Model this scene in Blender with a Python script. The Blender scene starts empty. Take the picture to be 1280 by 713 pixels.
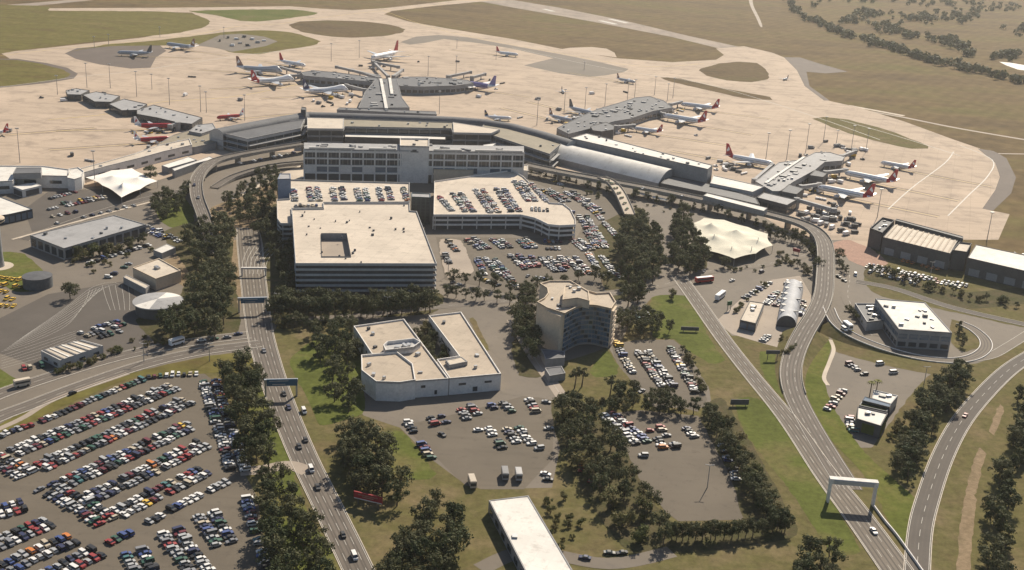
import bpy, bmesh, math, random
from mathutils import Vector, Matrix
random.seed(7)
SC = bpy.context.scene
COL = SC.collection
# ------------------------------------------------------------------ camera
FPX, YH, ROLL, HCAM = 1450.0, -155.0, math.radians(-3.2), 222.0
PIT = math.atan((356.5 - YH) / FPX)
cp, sp, cr, sr = math.cos(PIT), math.sin(PIT), math.cos(ROLL), math.sin(ROLL)
cam = bpy.data.objects.new('camera', bpy.data.cameras.new('camera'))
COL.objects.link(cam)
cam.data.sensor_width = 36.0
cam.data.lens = FPX / 1280.0 * 36.0
cam.data.clip_start = 5.0
cam.data.clip_end = 60000.0
_R, _F, _D = Vector((1, 0, 0)), Vector((0, cp, -sp)), Vector((0, -sp, -cp))
_X = cr * _R + sr * _D
_Y = sr * _R - cr * _D
_Z = -_F
cam.matrix_world = Matrix(((_X.x, _Y.x, _Z.x, 0), (_X.y, _Y.y, _Z.y, 0), (_X.z, _Y.z, _Z.z, HCAM), (0, 0, 0, 1)))
SC.camera = cam
# ------------------------------------------------------------------ sky, sun, exposure
SUN_AZ, SUN_EL = math.radians(22.0), math.radians(38.4)
world = bpy.data.worlds.new('World'); SC.world = world; world.use_nodes = True
nt = world.node_tree; nt.nodes.clear()
sky = nt.nodes.new('ShaderNodeTexSky'); sky.sky_type = 'NISHITA'; sky.sun_disc = False
sky.sun_elevation = SUN_EL; sky.sun_rotation = SUN_AZ
sky.air_density = 1.0; sky.dust_density = 0.8; sky.ozone_density = 1.0
bg = nt.nodes.new('ShaderNodeBackground'); bg.inputs['Strength'].default_value = 0.068
wo = nt.nodes.new('ShaderNodeOutputWorld')
nt.links.new(sky.outputs[0], bg.inputs[0]); nt.links.new(bg.outputs[0], wo.inputs[0])
sd = bpy.data.lights.new('sun', 'SUN'); sd.energy = 4.8; sd.angle = math.radians(0.5); sd.color = (1.0, 0.90, 0.74)
so = bpy.data.objects.new('sun', sd); COL.objects.link(so)
so.location = (300, 800, 600)
so.rotation_euler = Vector((math.sin(SUN_AZ) * math.cos(SUN_EL), math.cos(SUN_AZ) * math.cos(SUN_EL), math.sin(SUN_EL))).to_track_quat('Z', 'Y').to_euler()
SC.view_settings.view_transform = 'Standard'
SC.view_settings.look = 'None'
SC.view_settings.gamma = 1.0
SC.view_settings.exposure = 0.5
SC.view_settings.use_curve_mapping = False
SC.cycles.max_bounces = 4
SC.cycles.volume_bounces = 0
SC.cycles.use_denoising = True

# ------------------------------------------------------------------ pixel -> place on a level plane
def ray(x, y):
    u, v = (x - 640) / FPX, (y - 356.5) / FPX
    u, v = cr * u - sr * v, sr * u + cr * v
    return (u, cp - sp * v, -sp - cp * v)
def G(x, y, z=0.0):
    r = ray(x, y); t = (HCAM - z) / (-r[2])
    return Vector((r[0] * t, r[1] * t, z))
def G2(x, y, z=0.0):
    v = G(x, y, z); return Vector((v.x, v.y))

# ------------------------------------------------------------------ materials
MATS = {}
def mat(name, col, rough=0.8, var=0.12, scale=0.3, col2=None, metal=0.0, spec=0.3, scale2=None, bump=0.0):
    m = bpy.data.materials.new(name); m.use_nodes = True; MATS[name] = m
    n = m.node_tree.nodes; l = m.node_tree.links; b = n['Principled BSDF']
    b.inputs['Roughness'].default_value = rough; b.inputs['Metallic'].default_value = metal
    b.inputs['Specular IOR Level'].default_value = spec
    if var <= 0 and col2 is None:
        b.inputs['Base Color'].default_value = (*col, 1); return m
    g = n.new('ShaderNodeNewGeometry')
    t = n.new('ShaderNodeTexNoise'); t.inputs['Scale'].default_value = scale; t.inputs['Detail'].default_value = 5
    t.inputs['Roughness'].default_value = 0.65
    l.new(g.outputs['Position'], t.inputs['Vector'])
    r = n.new('ShaderNodeValToRGB')
    c2 = col2 if col2 else tuple(max(0, c * (1 + var)) for c in col)
    c1 = col if col2 else tuple(c * (1 - var) for c in col)
    r.color_ramp.elements[0].position = 0.36; r.color_ramp.elements[1].position = 0.64
    r.color_ramp.elements[0].color = (*c1, 1); r.color_ramp.elements[1].color = (*c2, 1)
    l.new(t.outputs[0], r.inputs[0])
    out = r.outputs[0]
    if scale2:
        t2 = n.new('ShaderNodeTexNoise'); t2.inputs['Scale'].default_value = scale2; t2.inputs['Detail'].default_value = 6
        l.new(g.outputs['Position'], t2.inputs['Vector'])
        mr = n.new('ShaderNodeMapRange'); mr.inputs[1].default_value = 0.3; mr.inputs[2].default_value = 0.7
        mr.inputs[3].default_value = 1 - var * 1.3; mr.inputs[4].default_value = 1 + var * 1.3
        l.new(t2.outputs[0], mr.inputs[0])
        mx = n.new('ShaderNodeMix'); mx.data_type = 'RGBA'; mx.blend_type = 'MULTIPLY'; mx.inputs['Factor'].default_value = 1
        l.new(out, mx.inputs['A']); l.new(mr.outputs[0], mx.inputs['B']); out = mx.outputs['Result']
    l.new(out, b.inputs['Base Color'])
    if bump:
        bp = n.new('ShaderNodeBump'); bp.inputs['Strength'].default_value = bump; bp.inputs['Distance'].default_value = 0.3
        l.new(t.outputs[0], bp.inputs['Height']); l.new(bp.outputs[0], b.inputs['Normal'])
    return m

def grass_mat(name, cols, s1=0.012, s2=0.15, stretch=None, mow=None):
    """dry airfield grass: three tones, large patches and fine tufts"""
    m = bpy.data.materials.new(name); m.use_nodes = True; MATS[name] = m
    n = m.node_tree.nodes; l = m.node_tree.links; b = n['Principled BSDF']
    b.inputs['Roughness'].default_value = 0.95; b.inputs['Specular IOR Level'].default_value = 0.05
    g = n.new('ShaderNodeNewGeometry')
    mp = n.new('ShaderNodeMapping'); l.new(g.outputs['Position'], mp.inputs[0])
    if stretch: mp.inputs['Rotation'].default_value = (0, 0, stretch[0]); mp.inputs['Scale'].default_value = (1, stretch[1], 1)
    t = n.new('ShaderNodeTexNoise'); t.inputs['Scale'].default_value = s1; t.inputs['Detail'].default_value = 6; t.inputs['Roughness'].default_value = 0.6
    l.new(mp.outputs[0], t.inputs['Vector'])
    r = n.new('ShaderNodeValToRGB'); e = r.color_ramp.elements
    e[0].position = 0.3; e[1].position = 0.7; e[0].color = (*cols[0], 1); e[1].color = (*cols[2], 1)
    k = e.new(0.5); k.color = (*cols[1], 1)
    l.new(t.outputs[0], r.inputs[0])
    t2 = n.new('ShaderNodeTexNoise'); t2.inputs['Scale'].default_value = s2; t2.inputs['Detail'].default_value = 8; t2.inputs['Roughness'].default_value = 0.75
    l.new(g.outputs['Position'], t2.inputs['Vector'])
    mr = n.new('ShaderNodeMapRange'); mr.inputs[1].default_value = 0.3; mr.inputs[2].default_value = 0.7; mr.inputs[3].default_value = 0.68; mr.inputs[4].default_value = 1.32
    l.new(t2.outputs[0], mr.inputs[0])
    mx = n.new('ShaderNodeMix'); mx.data_type = 'RGBA'; mx.blend_type = 'MULTIPLY'; mx.inputs['Factor'].default_value = 1
    l.new(r.outputs[0], mx.inputs['A']); l.new(mr.outputs[0], mx.inputs['B'])
    out = mx.outputs['Result']
    if mow:
        w = n.new('ShaderNodeTexWave'); w.inputs['Scale'].default_value = mow[0]; w.inputs['Distortion'].default_value = 3.0; w.inputs['Detail'].default_value = 3
        w.inputs['Detail Scale'].default_value = 0.6
        mp2 = n.new('ShaderNodeMapping'); l.new(g.outputs['Position'], mp2.inputs[0]); mp2.inputs['Rotation'].default_value = (0, 0, mow[1])
        l.new(mp2.outputs[0], w.inputs['Vector'])
        mr2 = n.new('ShaderNodeMapRange'); mr2.inputs[3].default_value = 0.95; mr2.inputs[4].default_value = 1.05
        l.new(w.outputs['Fac'], mr2.inputs[0])
        m2 = n.new('ShaderNodeMix'); m2.data_type = 'RGBA'; m2.blend_type = 'MULTIPLY'; m2.inputs['Factor'].default_value = 1
        l.new(out, m2.inputs['A']); l.new(mr2.outputs[0], m2.inputs['B']); out = m2.outputs['Result']
    l.new(out, b.inputs['Base Color'])
    return m

def pavement_mat(name, base, stain, joint=0.0, jsize=9.0, rot=0.0, s1=0.02, s2=0.3, stainpos=0.62, rough=0.85, streak=None):
    """concrete or asphalt: patchy tone, stains, tyre streaks, faint slab joints"""
    m = bpy.data.materials.new(name); m.use_nodes = True; MATS[name] = m
    n = m.node_tree.nodes; l = m.node_tree.links; b = n['Principled BSDF']
    b.inputs['Roughness'].default_value = rough; b.inputs['Specular IOR Level'].default_value = 0.25
    g = n.new('ShaderNodeNewGeometry')
    mp = n.new('ShaderNodeMapping'); mp.inputs['Rotation'].default_value = (0, 0, rot); l.new(g.outputs['Position'], mp.inputs[0])
    t = n.new('ShaderNodeTexNoise'); t.inputs['Scale'].default_value = s1; t.inputs['Detail'].default_value = 7; t.inputs['Roughness'].default_value = 0.62
    l.new(mp.outputs[0], t.inputs['Vector'])
    r = n.new('ShaderNodeValToRGB'); e = r.color_ramp.elements
    e[0].position = 0.33; e[0].color = (*[c * 0.88 for c in base], 1); e[1].position = 0.7; e[1].color = (*[c * 1.1 for c in base], 1)
    l.new(t.outputs[0], r.inputs[0]); out = r.outputs[0]
    t2 = n.new('ShaderNodeTexNoise'); t2.inputs['Scale'].default_value = s2; t2.inputs['Detail'].default_value = 6; t2.inputs['Roughness'].default_value = 0.7
    l.new(mp.outputs[0], t2.inputs['Vector'])
    mr = n.new('ShaderNodeMapRange'); mr.inputs[1].default_value = stainpos - 0.02; mr.inputs[2].default_value = stainpos + 0.14; mr.inputs[3].default_value = 0; mr.inputs[4].default_value = 0.75
    l.new(t2.outputs[0], mr.inputs[0])
    mx = n.new('ShaderNodeMix'); mx.data_type = 'RGBA'; l.new(mr.outputs[0], mx.inputs['Factor']); l.new(out, mx.inputs['A']); mx.inputs['B'].default_value = (*stain, 1); out = mx.outputs['Result']
    if streak:
        mp3 = n.new('ShaderNodeMapping'); mp3.inputs['Rotation'].default_value = (0, 0, streak[0]); mp3.inputs['Scale'].default_value = (streak[1], streak[2], 1); l.new(g.outputs['Position'], mp3.inputs[0])
        t3 = n.new('ShaderNodeTexNoise'); t3.inputs['Scale'].default_value = 1; t3.inputs['Detail'].default_value = 4; l.new(mp3.outputs[0], t3.inputs['Vector'])
        mr3 = n.new('ShaderNodeMapRange'); mr3.inputs[1].default_value = 0.5; mr3.inputs[2].default_value = 0.75; mr3.inputs[4].default_value = streak[3]
        l.new(t3.outputs[0], mr3.inputs[0])
        m3 = n.new('ShaderNodeMix'); m3.data_type = 'RGBA'; l.new(mr3.outputs[0], m3.inputs['Factor']); l.new(out, m3.inputs['A']); m3.inputs['B'].default_value = (*stain, 1); out = m3.outputs['Result']
    if joint:
        bt = n.new('ShaderNodeTexBrick'); bt.offset = 0; bt.inputs['Scale'].default_value = 1; bt.inputs['Mortar Size'].default_value = 0.22
        bt.inputs['Brick Width'].default_value = jsize; bt.inputs['Row Height'].default_value = jsize
        bt.inputs['Color1'].default_value = (1, 1, 1, 1); bt.inputs['Color2'].default_value = (0.93, 0.93, 0.93, 1); bt.inputs['Mortar'].default_value = (1 - joint, 1 - joint, 1 - joint, 1)
        l.new(mp.outputs[0], bt.inputs['Vector'])
        m4 = n.new('ShaderNodeMix'); m4.data_type = 'RGBA'; m4.blend_type = 'MULTIPLY'; m4.inputs['Factor'].default_value = 1
        l.new(out, m4.inputs['A']); l.new(bt.outputs['Color'], m4.inputs['B']); out = m4.outputs['Result']
    l.new(out, b.inputs['Base Color'])
    return m

M = MATS
grass_mat('grass_dry', [(0.088, 0.064, 0.036), (0.125, 0.088, 0.046), (0.105, 0.092, 0.038)], 0.010, 0.12, (0.6, 2.2))
grass_mat('grass_airfield', [(0.095, 0.067, 0.036), (0.142, 0.100, 0.048), (0.122, 0.104, 0.038)], 0.0045, 0.05, (0.9, 2.6), (0.02, 0.55))
grass_mat('grass_olive', [(0.115, 0.085, 0.035), (0.13, 0.115, 0.035), (0.16, 0.125, 0.05)], 0.014, 0.1, (0.2, 2.5))
grass_mat('grass_green', [(0.08, 0.09, 0.024), (0.104, 0.118, 0.03), (0.15, 0.124, 0.054)], 0.03, 0.35)
grass_mat('grass_bright', [(0.085, 0.098, 0.022), (0.108, 0.12, 0.028), (0.15, 0.132, 0.045)], 0.05, 0.35)
grass_mat('grass_verge', [(0.15, 0.112, 0.06), (0.118, 0.105, 0.042), (0.185, 0.14, 0.078)], 0.035, 0.3)
grass_mat('bare_earth', [(0.20, 0.148, 0.09), (0.25, 0.185, 0.118), (0.165, 0.128, 0.074)], 0.07, 0.4)
grass_mat('garden_bed', [(0.06, 0.062, 0.025), (0.085, 0.075, 0.038), (0.11, 0.085, 0.05)], 0.12, 0.7)
pavement_mat('apron_concrete', (0.455, 0.352, 0.262), (0.27, 0.21, 0.16), 0.15, 15.0, 0.35, 0.008, 0.045, 0.52, 0.9, (0.35, 0.006, 0.11, 0.6))
pavement_mat('taxiway', (0.44, 0.345, 0.26), (0.33, 0.25, 0.18), 0.0, 10, 0.3, 0.015, 0.05, 0.6, 0.9, (0.2, 0.01, 0.08, 0.3))
pavement_mat('runway', (0.30, 0.24, 0.19), (0.17, 0.14, 0.115), 0.0, 10, 0.3, 0.01, 0.03, 0.5, 0.9, (-0.43, 0.05, 0.002, 0.6))
pavement_mat('shoulder', (0.125, 0.098, 0.08), (0.08, 0.066, 0.055), 0.0, 10, 0.3, 0.05, 0.2, 0.55)
pavement_mat('asphalt_lot', (0.138, 0.114, 0.086), (0.085, 0.07, 0.054), 0.0, 10, 0.3, 0.03, 0.22, 0.58, 0.9, (0.68, 0.02, 0.25, 0.35))
pavement_mat('asphalt_road', (0.15, 0.126, 0.104), (0.10, 0.085, 0.075), 0.0, 10, 0.3, 0.05, 0.5, 0.6)
pavement_mat('asphalt_dark', (0.098, 0.083, 0.07), (0.07, 0.06, 0.055), 0.0, 10, 0.3, 0.05, 0.5, 0.6)
pavement_mat('asphalt_pale', (0.168, 0.140, 0.110), (0.125, 0.105, 0.088), 0.0, 10, 0.3, 0.03, 0.2, 0.56)
pavement_mat('concrete_road', (0.34, 0.28, 0.225), (0.2, 0.165, 0.135), 0.0, 10, 0.3, 0.05, 0.4, 0.58)
pavement_mat('concrete_pale', (0.50, 0.42, 0.33), (0.3, 0.25, 0.2), 0.0, 10, 0.3, 0.06, 0.3, 0.6)
pavement_mat('roof_deck', (0.58, 0.495, 0.40), (0.37, 0.31, 0.25), 0.12, 8.0, 0.19, 0.04, 0.16, 0.54, 0.85, (0.19, 0.02, 0.3, 0.3))
mat('line_white', (0.46, 0.43, 0.38), 0.7, 0.15, 0.5)
mat('line_yellow', (0.62, 0.45, 0.1), 0.7, 0.15, 0.5)
mat('kerb', (0.48, 0.42, 0.35), 0.8, 0.15, 0.4)
pavement_mat('white_roof', (0.7, 0.66, 0.6), (0.46, 0.42, 0.37), 0.07, 5.5, 0.35, 0.05, 0.22, 0.55, 0.75)
pavement_mat('cream_roof', (0.56, 0.48, 0.385), (0.36, 0.305, 0.245), 0.1, 5.5, 0.35, 0.05, 0.22, 0.55, 0.75)
pavement_mat('tan_roof', (0.43, 0.35, 0.265), (0.27, 0.22, 0.17), 0.12, 5.5, 0.35, 0.05, 0.22, 0.55, 0.75)
pavement_mat('olive_roof', (0.27, 0.23, 0.165), (0.17, 0.15, 0.11), 0.12, 5.5, 0.35, 0.05, 0.22, 0.55, 0.75)
pavement_mat('grey_roof', (0.135, 0.135, 0.142), (0.085, 0.085, 0.09), 0.16, 5.5, 0.35, 0.05, 0.22, 0.55, 0.75)
pavement_mat('pale_grey_roof', (0.34, 0.33, 0.325), (0.21, 0.205, 0.2), 0.12, 5.5, 0.35, 0.05, 0.22, 0.55, 0.75)
mat('dark_roof', (0.095, 0.095, 0.10), 0.7, 0.12, 0.06, scale2=0.4)
mat('metal_roof', (0.40, 0.40, 0.41), 0.7, 0.1, 0.2, scale2=0.6)
pavement_mat('tyre_wear', (0.105, 0.088, 0.074), (0.085, 0.072, 0.06), 0.0, 10, 0.3, 0.1, 0.6, 0.6)
mat('steel', (0.38, 0.38, 0.38), 0.4, 0.08, 0.2, metal=0.5)
mat('dark_steel', (0.09, 0.09, 0.095), 0.5, 0.08, 0.2)
mat('wall_white', (0.66, 0.62, 0.575), 0.8, 0.08, 0.15, scale2=0.9)
mat('wall_grey', (0.42, 0.405, 0.39), 0.8, 0.08, 0.12, scale2=0.8)
mat('wall_midgrey', (0.27, 0.262, 0.258), 0.8, 0.08, 0.12, scale2=0.8)
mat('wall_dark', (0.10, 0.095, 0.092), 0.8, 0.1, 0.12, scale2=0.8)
mat('wall_beige', (0.56, 0.455, 0.34), 0.85, 0.07, 0.12, scale2=0.8)
mat('wall_blue', (0.20, 0.24, 0.32), 0.8, 0.08, 0.12, scale2=0.8)
mat('wall_brick', (0.30, 0.17, 0.12), 0.85, 0.12, 0.2, scale2=0.8)
mat('glass_dark', (0.035, 0.045, 0.055), 0.12, 0.2, 0.15, spec=0.6)
mat('glass_blue', (0.09, 0.13, 0.175), 0.12, 0.15, 0.12, spec=0.6)
mat('glass_green', (0.05, 0.075, 0.07), 0.2, 0.2, 0.12, spec=0.6)
mat('fabric_white', (0.80, 0.74, 0.66), 0.8, 0.04, 0.1)
mat('fabric_cream', (0.62, 0.575, 0.46), 0.85, 0.06, 0.06, scale2=0.3)
mat('sign_blue', (0.035, 0.10, 0.16), 0.5, 0.08, 0.5)
mat('sign_red', (0.33, 0.03, 0.035), 0.5, 0.08, 0.5)
mat('red_paint', (0.42, 0.035, 0.03), 0.4, 0.08, 0.5)
mat('plane_red', (0.42, 0.032, 0.04), 0.35, 0.06, 0.1)
mat('plane_white', (0.82, 0.80, 0.78), 0.35, 0.05, 0.1)
mat('plane_grey', (0.45, 0.46, 0.48), 0.35, 0.06, 0.1)
mat('plane_navy', (0.05, 0.05, 0.12), 0.35, 0.06, 0.1)
mat('plane_purple', (0.24, 0.20, 0.40), 0.35, 0.06, 0.1)
mat('plane_gold', (0.55, 0.42, 0.12), 0.35, 0.06, 0.1)
mat('dark_trim', (0.02, 0.02, 0.022), 0.6, 0.1, 0.5)
mat('bark', (0.14, 0.105, 0.075), 0.9, 0.2, 0.8)
mat('yellow_paint', (0.65, 0.42, 0.05), 0.5, 0.08, 0.5)
mat('orange_paint', (0.55, 0.20, 0.06), 0.5, 0.08, 0.5)
mat('green_paint', (0.06, 0.14, 0.06), 0.6, 0.1, 0.5)
mat('teal_tank', (0.10, 0.105, 0.11), 0.7, 0.1, 0.3, scale2=0.6)

# ------------------------------------------------------------------ objects
def setp(o, label=None, cat=None, group=None, kind=None):
    if label: o['label'] = label
    if cat: o['category'] = cat
    if group: o['group'] = group
    if kind: o['kind'] = kind
    return o
def mesh(name, verts, faces, mats=None, mi=None, smooth=False):
    me = bpy.data.meshes.new(name)
    me.from_pydata([tuple(v) for v in verts], [], faces)
    for m in (mats or []): me.materials.append(M[m] if isinstance(m, str) else m)
    if mi: me.polygons.foreach_set('material_index', mi)
    if smooth: me.polygons.foreach_set('use_smooth', [True] * len(me.polygons))
    me.update()
    return me
def link(name, data, parent=None, loc=(0, 0, 0), rz=0.0, scale=None):
    o = bpy.data.objects.new(name, data); COL.objects.link(o)
    o.location = loc
    if rz: o.rotation_euler = (0, 0, rz)
    if scale is not None: o.scale = scale if hasattr(scale, '__len__') else (scale,) * 3
    if parent is not None: o.parent = parent
    return o
def empty(name, label, cat, loc=(0, 0, 0), rz=0.0, group=None, scale=None):
    o = link(name, None, None, loc, rz, scale); o.empty_display_size = 0.5
    return setp(o, label, cat, group)
ORD = ['first', 'second', 'third', 'fourth', 'fifth', 'sixth', 'seventh', 'eighth', 'ninth', 'tenth', 'eleventh', 'twelfth', 'thirteenth', 'fourteenth', 'fifteenth', 'sixteenth', 'seventeenth', 'eighteenth', 'nineteenth', 'twentieth']
TENS = {20: 'twenty', 30: 'thirty', 40: 'forty', 50: 'fifty', 60: 'sixty', 70: 'seventy', 80: 'eighty', 90: 'ninety'}
def ordw(i):
    n = i + 1
    if n <= 20: return ORD[i]
    t, u = n // 10 * 10, n % 10
    return (TENS[t][:-1] + 'ieth') if u == 0 else TENS[t] + '-' + ORD[u - 1]
class MB:
    """collects boxes, prisms and tubes into one mesh"""
    def __init__(s): s.v = []; s.f = []; s.m = []
    def add(s, verts, faces, mi=0):
        k = len(s.v); s.v += [tuple(v) for v in verts]; s.f += [tuple(k + i for i in f) for f in faces]; s.m += [mi] * len(faces)
    def box(s, c, size, rz=0.0, mi=0, rot=None):
        x, y, z = size[0] / 2, size[1] / 2, size[2] / 2
        p = [Vector((a * x, b * y, d * z)) for d in (-1, 1) for a, b in ((-1, -1), (1, -1), (1, 1), (-1, 1))]
        R = rot if rot else Matrix.Rotation(rz, 3, 'Z')
        s.add([R @ q + Vector(c) for q in p], [(3, 2, 1, 0), (4, 5, 6, 7), (0, 1, 5, 4), (1, 2, 6, 5), (2, 3, 7, 6), (3, 0, 4, 7)], mi)
    def beam(s, a, b, w, h, mi=0):
        a, b = Vector(a), Vector(b); d = b - a; L = d.length
        if L < 1e-6: return
        q = d.to_track_quat('X', 'Z').to_matrix()
        s.box((a + b) / 2, (L, w, h), 0, mi, q)
    def prism(s, pts, z0, z1, mi=0, mtop=None, bottom=True):
        n = len(pts)
        v = [(p[0], p[1], z0) for p in pts] + [(p[0], p[1], z1) for p in pts]
        s.add(v, [(i, (i + 1) % n, n + (i + 1) % n, n + i) for i in range(n)], mi)
        s.add(v[n:], [tuple(range(n))], mi if mtop is None else mtop)
        if bottom: s.add(v[:n], [tuple(reversed(range(n)))], mi)
    def tube(s, a, b, r0, r1, n=8, mi=0, caps=True):
        a, b = Vector(a), Vector(b); q = (b - a).to_track_quat('Z', 'Y').to_matrix()
        va = [a + q @ Vector((r0 * math.cos(2 * math.pi * i / n), r0 * math.sin(2 * math.pi * i / n), 0)) for i in range(n)]
        vb = [b + q @ Vector((r1 * math.cos(2 * math.pi * i / n), r1 * math.sin(2 * math.pi * i / n), 0)) for i in range(n)]
        f = [(i, (i + 1) % n, n + (i + 1) % n, n + i) for i in range(n)]
        if caps: f += [tuple(reversed(range(n))), tuple(range(n, 2 * n))]
        s.add(va + vb, f, mi)
    def lathe(s, prof, n=16, mi=0, c=(0, 0, 0)):
        v = []; f = []
        for r, z in prof: v += [(c[0] + r * math.cos(2 * math.pi * i / n), c[1] + r * math.sin(2 * math.pi * i / n), c[2] + z) for i in range(n)]
        for k in range(len(prof) - 1): f += [(k * n + i, k * n + (i + 1) % n, (k + 1) * n + (i + 1) % n, (k + 1) * n + i) for i in range(n)]
        s.add(v, f, mi)
    def data(s, name, mats, smooth=False): return mesh(name, s.v, s.f, mats, s.m, smooth)
    def build(s, name, mats, parent=None, smooth=False, loc=(0, 0, 0), rz=0.0):
        return link(name, s.data(name, mats if isinstance(mats, (list, tuple)) else [mats], smooth), parent, loc, rz)
def catmull(pts, sub=6, closed=False):
    n = len(pts); out = []
    rng = range(n) if closed else range(n - 1)
    for i in rng:
        p0 = pts[(i - 1) % n] if closed or i > 0 else pts[i]
        p1, p2 = pts[i], pts[(i + 1) % n]
        p3 = pts[(i + 2) % n] if closed or i + 2 < n else p2
        for k in range(sub):
            t = k / sub
            out.append(tuple(0.5 * (2 * b + (c - a) * t + (2 * a - 5 * b + 4 * c - d) * t * t + (3 * b - a - 3 * c + d) * t ** 3) for a, b, c, d in zip(p0, p1, p2, p3)))
    if not closed: out.append(tuple(pts[-1]))
    return out
def ccw(P):
    a = sum(P[i][0] * P[(i + 1) % len(P)][1] - P[(i + 1) % len(P)][0] * P[i][1] for i in range(len(P)))
    return P if a > 0 else P[::-1]
ZL = {}
def sheet(name, px, m, z, smooth=0, label=None, kind='structure', parent=None):
    """flat sheet traced from the photograph onto the ground plane; each gets its own level"""
    if smooth: px = catmull(px, smooth, True)
    jit_ = name in ('lawn', 'garden', 'bare_earth', 'grass_island', 'footpath')
    ZL[z] = ZL.get(z, 0) + 1; zz = z + 0.004 * ((ZL[z] - 1) % 4)
    P = ccw([tuple(G2(*p)) for p in px])
    if jit_:   # worn, uneven edge
        rn = random.Random(len(P) * 7 + int(abs(P[0][0]))); Q = []; far_ = P[0][1] > 800
        amp = 0.5 if not far_ else 2.0
        for i in range(len(P)):
            a, b = Vector(P[i]), Vector(P[(i + 1) % len(P)]); k = max(1, min(60, int((b - a).length / (3.0 if not far_ else 12.0)))); pa, pb = Vector(P[i - 1]), Vector(P[(i + 2) % len(P)])
            for j in range(k):
                t = j / k; q = 0.5 * (2 * a + (b - pa) * t * 0.6 + (-0.6 * (b - pa) * 2 + 6 * (b - a) - 0.6 * (pb - a)) * t * t + (0.6 * (b - pa) + 0.6 * (pb - a) - 4 * (b - a)) * t ** 3)
                Q.append((q.x + rn.gauss(0, amp * .5), q.y + rn.gauss(0, amp * .5)))
        P = Q
    o = link(name, mesh(name, [(p[0], p[1], zz) for p in P], [tuple(range(len(P)))], [m]), parent)
    if parent is None: setp(o, label, None, None, kind)
    return o
def offset_line(P, d):
    out = []
    for i, p in enumerate(P):
        a = P[max(i - 1, 0)]; b = P[min(i + 1, len(P) - 1)]
        t = Vector((b[0] - a[0], b[1] - a[1])).normalized(); n = Vector((-t.y, t.x))
        dd = d[i] if hasattr(d, '__len__') else d
        out.append(Vector((p[0], p[1])) + n * dd)
    return out
def strip(P, w0, w1, z, mb, mi=0, dash=None):
    """ribbon between offsets w0 and w1 along world polyline P"""
    A, B = offset_line(P, w0), offset_line(P, w1)
    zz = z if hasattr(z, '__len__') else [z] * len(P)
    if dash is None:
        n = len(P); v = [(A[i].x, A[i].y, zz[i]) for i in range(n)] + [(B[i].x, B[i].y, zz[i]) for i in range(n)]
        f = [(i, i + 1, n + i + 1, n + i) if w0 < w1 and False else (n + i, n + i + 1, i + 1, i) for i in range(n - 1)]
        if (w1 if not hasattr(w1, '__len__') else w1[0]) > (w0 if not hasattr(w0, '__len__') else w0[0]): f = [tuple(reversed(q)) for q in f]
        mb.add(v, f, mi)
    else:
        on, off = dash; acc = 0.0
        for i in range(len(P) - 1):
            a0, a1, b0, b1 = A[i], A[i + 1], B[i], B[i + 1]
            L = ((a1 - a0).length + (b1 - b0).length) / 2
            t = 0.0
            while t < L:
                ph = (acc + t) % (on + off)
                if ph < on:
                    e = min(L, t + on - ph)
                    u0, u1 = t / L, e / L
                    q = [a0.lerp(a1, u0), a0.lerp(a1, u1), b0.lerp(b1, u1), b0.lerp(b1, u0)]
                    z0 = zz[i] + (zz[i + 1] - zz[i]) * u0; z1 = zz[i] + (zz[i + 1] - zz[i]) * u1
                    mb.add([(q[0].x, q[0].y, z0), (q[1].x, q[1].y, z1), (q[2].x, q[2].y, z1), (q[3].x, q[3].y, z0)], [(0, 1, 2, 3) if True else 0], mi)
                    t = e + 1e-4
                else:
                    t += on + off - ph
            acc += L
RZ = [0.0]
def road(name, px, width, m='asphalt_road', z=0.09, lines=(), edge=True, kerb=False, sub=6, zpx=0.0, label=None, lanes=0):
    """level road along a traced centreline, with painted edge and lane lines as its own parts"""
    RZ[0] = (RZ[0] + 0.005) % 0.06; z = z + RZ[0]
    P = [tuple(G2(p[0], p[1], zpx)) for p in catmull(px, sub)]
    if hasattr(width, '__len__'):
        n = len(P); k = len(width) - 1
        W = [width[min(int(i / (n - 1) * k), k - 1)] * (1 - (i / (n - 1) * k - min(int(i / (n - 1) * k), k - 1))) + width[min(int(i / (n - 1) * k), k - 1) + 1] * (i / (n - 1) * k - min(int(i / (n - 1) * k), k - 1)) for i in range(n)]
    else: W = [width] * len(P)
    mb = MB(); strip(P, [-w / 2 for w in W], [w / 2 for w in W], z, mb)
    o = mb.build(name, m); setp(o, label, None, None, 'structure')
    if lanes:
        wm = MB()
        for k in range(lanes):
            for d_ in (-0.85, 0.85): strip(P, [w * ((k + .5) / lanes - .5) + d_ - .32 for w in W], [w * ((k + .5) / lanes - .5) + d_ + .32 for w in W], z + 0.008, wm)
        wm.build('tyre_wear', 'tyre_wear', o)
    lm = MB()
    if edge:
        strip(P, [-w / 2 + 0.3 for w in W], [-w / 2 + 0.5 for w in W], z + 0.02, lm)
        strip(P, [w / 2 - 0.5 for w in W], [w / 2 - 0.3 for w in W], z + 0.02, lm)
    for off, dash in lines: strip(P, [off * w - 0.08 for w in W], [off * w + 0.08 for w in W], z + 0.02, lm, 0, dash)
    if lm.v: lm.build('road_marking', 'line_white', o)
    if kerb:
        for s in (-1, 1):
            km = MB(); A = offset_line(P, [s * (w / 2 + 0.02) for w in W]); B = offset_line(P, [s * (w / 2 + 0.32) for w in W])
            for i in range(len(P) - 1): km.prism(ccw([A[i], A[i + 1], B[i + 1], B[i]]), 0, z + 0.12)
            km.build('kerb', 'kerb', o)
    return o, P
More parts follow.
